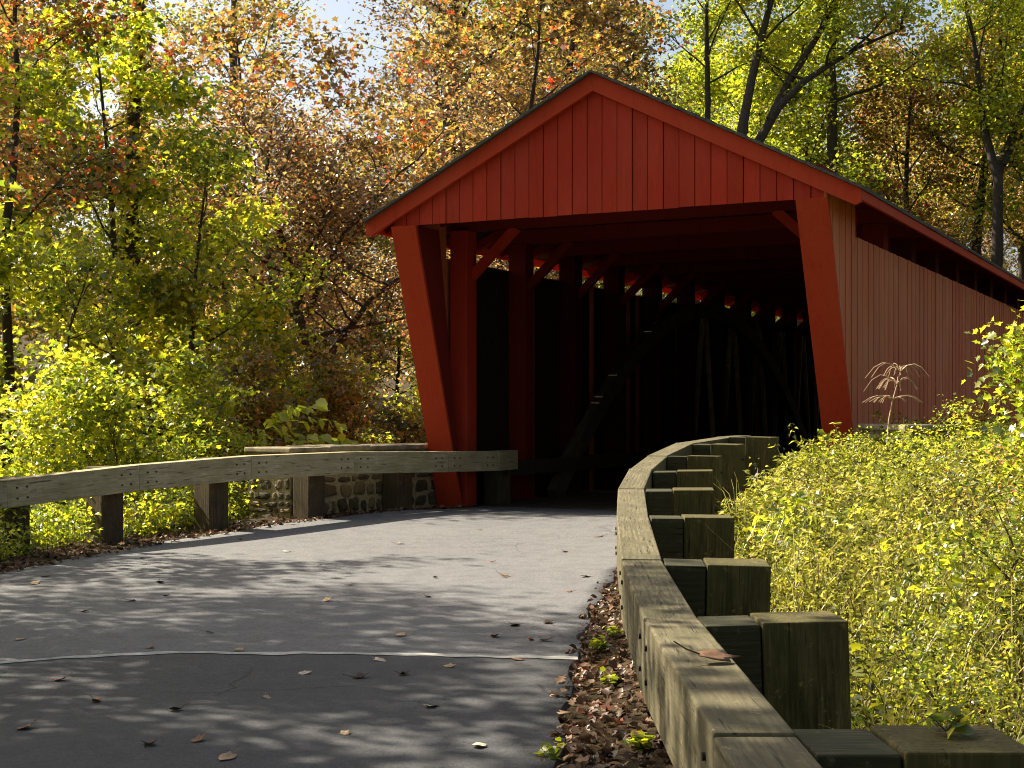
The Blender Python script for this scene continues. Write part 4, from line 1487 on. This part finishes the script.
# small weeds in the litter strip, one on the nearest post
def tuft(x, y, z, n, size, label, lm='leaf_yg', sp=0.07, h=0.08):
    mb = MB()
    P, D = [], []
    for i in range(n):
        a = i * 2.4
        tip = np.array([math.cos(a) * sp * random.uniform(0.4, 1), math.sin(a) * sp * random.uniform(0.4, 1), random.uniform(0.4, 1) * h])
        mb.tube([(0, 0, 0), tuple(tip * 0.6 + np.array([0, 0, 0.01])), tuple(tip)], [0.0018, 0.0014, 0.001], 4)
        for q in (0.6, 0.85, 1.0):
            P.append(tip * q)
            D.append((math.cos(a + q * 3), math.sin(a + q * 3), 0.1))
    return put_tree('weed_tuft', (mb.mesh('stem', M['stem'], True), leaf_mesh('foliage', np.array(P), rng.uniform(0.6, 1.2, len(P)) * size, M[lm], LEAF6, 0.4, None, np.array(D))),
                    x, y, label, None, 'weed', parts=('stem', 'foliage'), z=z)


for (px, py, n, sz, lab) in ((600, 653, 16, 0.055, 'low green weed in the leaf litter midway along the right guardrail'),
                             (612, 640, 9, 0.05, 'small weed close to the beam beside the larger green weed'),
                             (640, 752, 10, 0.06, 'small green weed at the foot of the nearest guardrail beam'),
                             (552, 757, 8, 0.05, 'green weed at the road edge in the bottom foreground'),
                             (608, 690, 6, 0.05, 'thin weed sprig in the leaf litter below the curved beam')):
    y = 7.0
    for _ in range(8):
        x = (px - 512) / F * y
        y = F * (EYE - max(float(ground_z(x, y)), float(road_z(x, y)) if x < redge(y) else -9)) / (py - HOR)
    x = (px - 512) / F * y
    tuft(x, y, float(ground_z(x, y)) + 0.01, n, sz, lab)
tuft(1.03, 3.42, 0.742, 6, 0.05, 'sprig of green leaves growing over the nearest guardrail post', 'leaf_green', 0.09, 0.05)

# ------------------------------------------------------------------ light, sky, camera
w = bpy.data.worlds.new('World')
scene.world = w
w.use_nodes = True
nt = w.node_tree
bg = nt.nodes['Background']
sky = nt.nodes.new('ShaderNodeTexSky')
sky.sky_type = 'NISHITA'
sky.sun_disc = False
sky.sun_elevation = R(SUN_EL)
sky.sun_rotation = R(SUN_AZ)
sky.air_density = 1.0
sky.dust_density = 4.0
nt.links.new(sky.outputs[0], bg.inputs[0])
bg.inputs[1].default_value = 0.075

sl = bpy.data.lights.new('sun', 'SUN')
sl.energy = 5.0
sl.angle = R(0.53)
sl.color = (1.0, 0.93, 0.80)
so = bpy.data.objects.new('sun', sl)
COL.objects.link(so)
to_sun = Vector((math.sin(R(SUN_AZ)) * math.cos(R(SUN_EL)), math.cos(R(SUN_AZ)) * math.cos(R(SUN_EL)), math.sin(R(SUN_EL))))
so.rotation_euler = to_sun.to_track_quat('Z', 'Y').to_euler()
so.location = (-20, 10, 30)

cam = bpy.data.cameras.new('camera')
cam.sensor_width = 36.0
cam.lens = 36.0 * F / 1024
cam.shift_y = (HOR - 384) / 1024
cam.clip_end = 2000
cam.clip_start = 0.05
co = bpy.data.objects.new('camera', cam)
COL.objects.link(co)
co.location = (0, 0, EYE)
co.rotation_euler = (R(90), 0, 0)
scene.camera = co

scene.view_settings.view_transform = 'Standard'
scene.view_settings.look = 'None'
scene.view_settings.gamma = 1.0
scene.view_settings.exposure = 1.42
scene.view_settings.use_white_balance = True
scene.view_settings.white_balance_temperature = 7000
scene.view_settings.white_balance_tint = 10
scene.cycles.max_bounces = 7
scene.cycles.diffuse_bounces = 3
scene.cycles.transmission_bounces = 4
scene.cycles.use_denoising = True
scene.cycles.pixel_filter_type = 'BLACKMAN_HARRIS'
scene.cycles.filter_width = 1.05
scene.cycles.caustics_reflective = False
scene.cycles.caustics_refractive = False
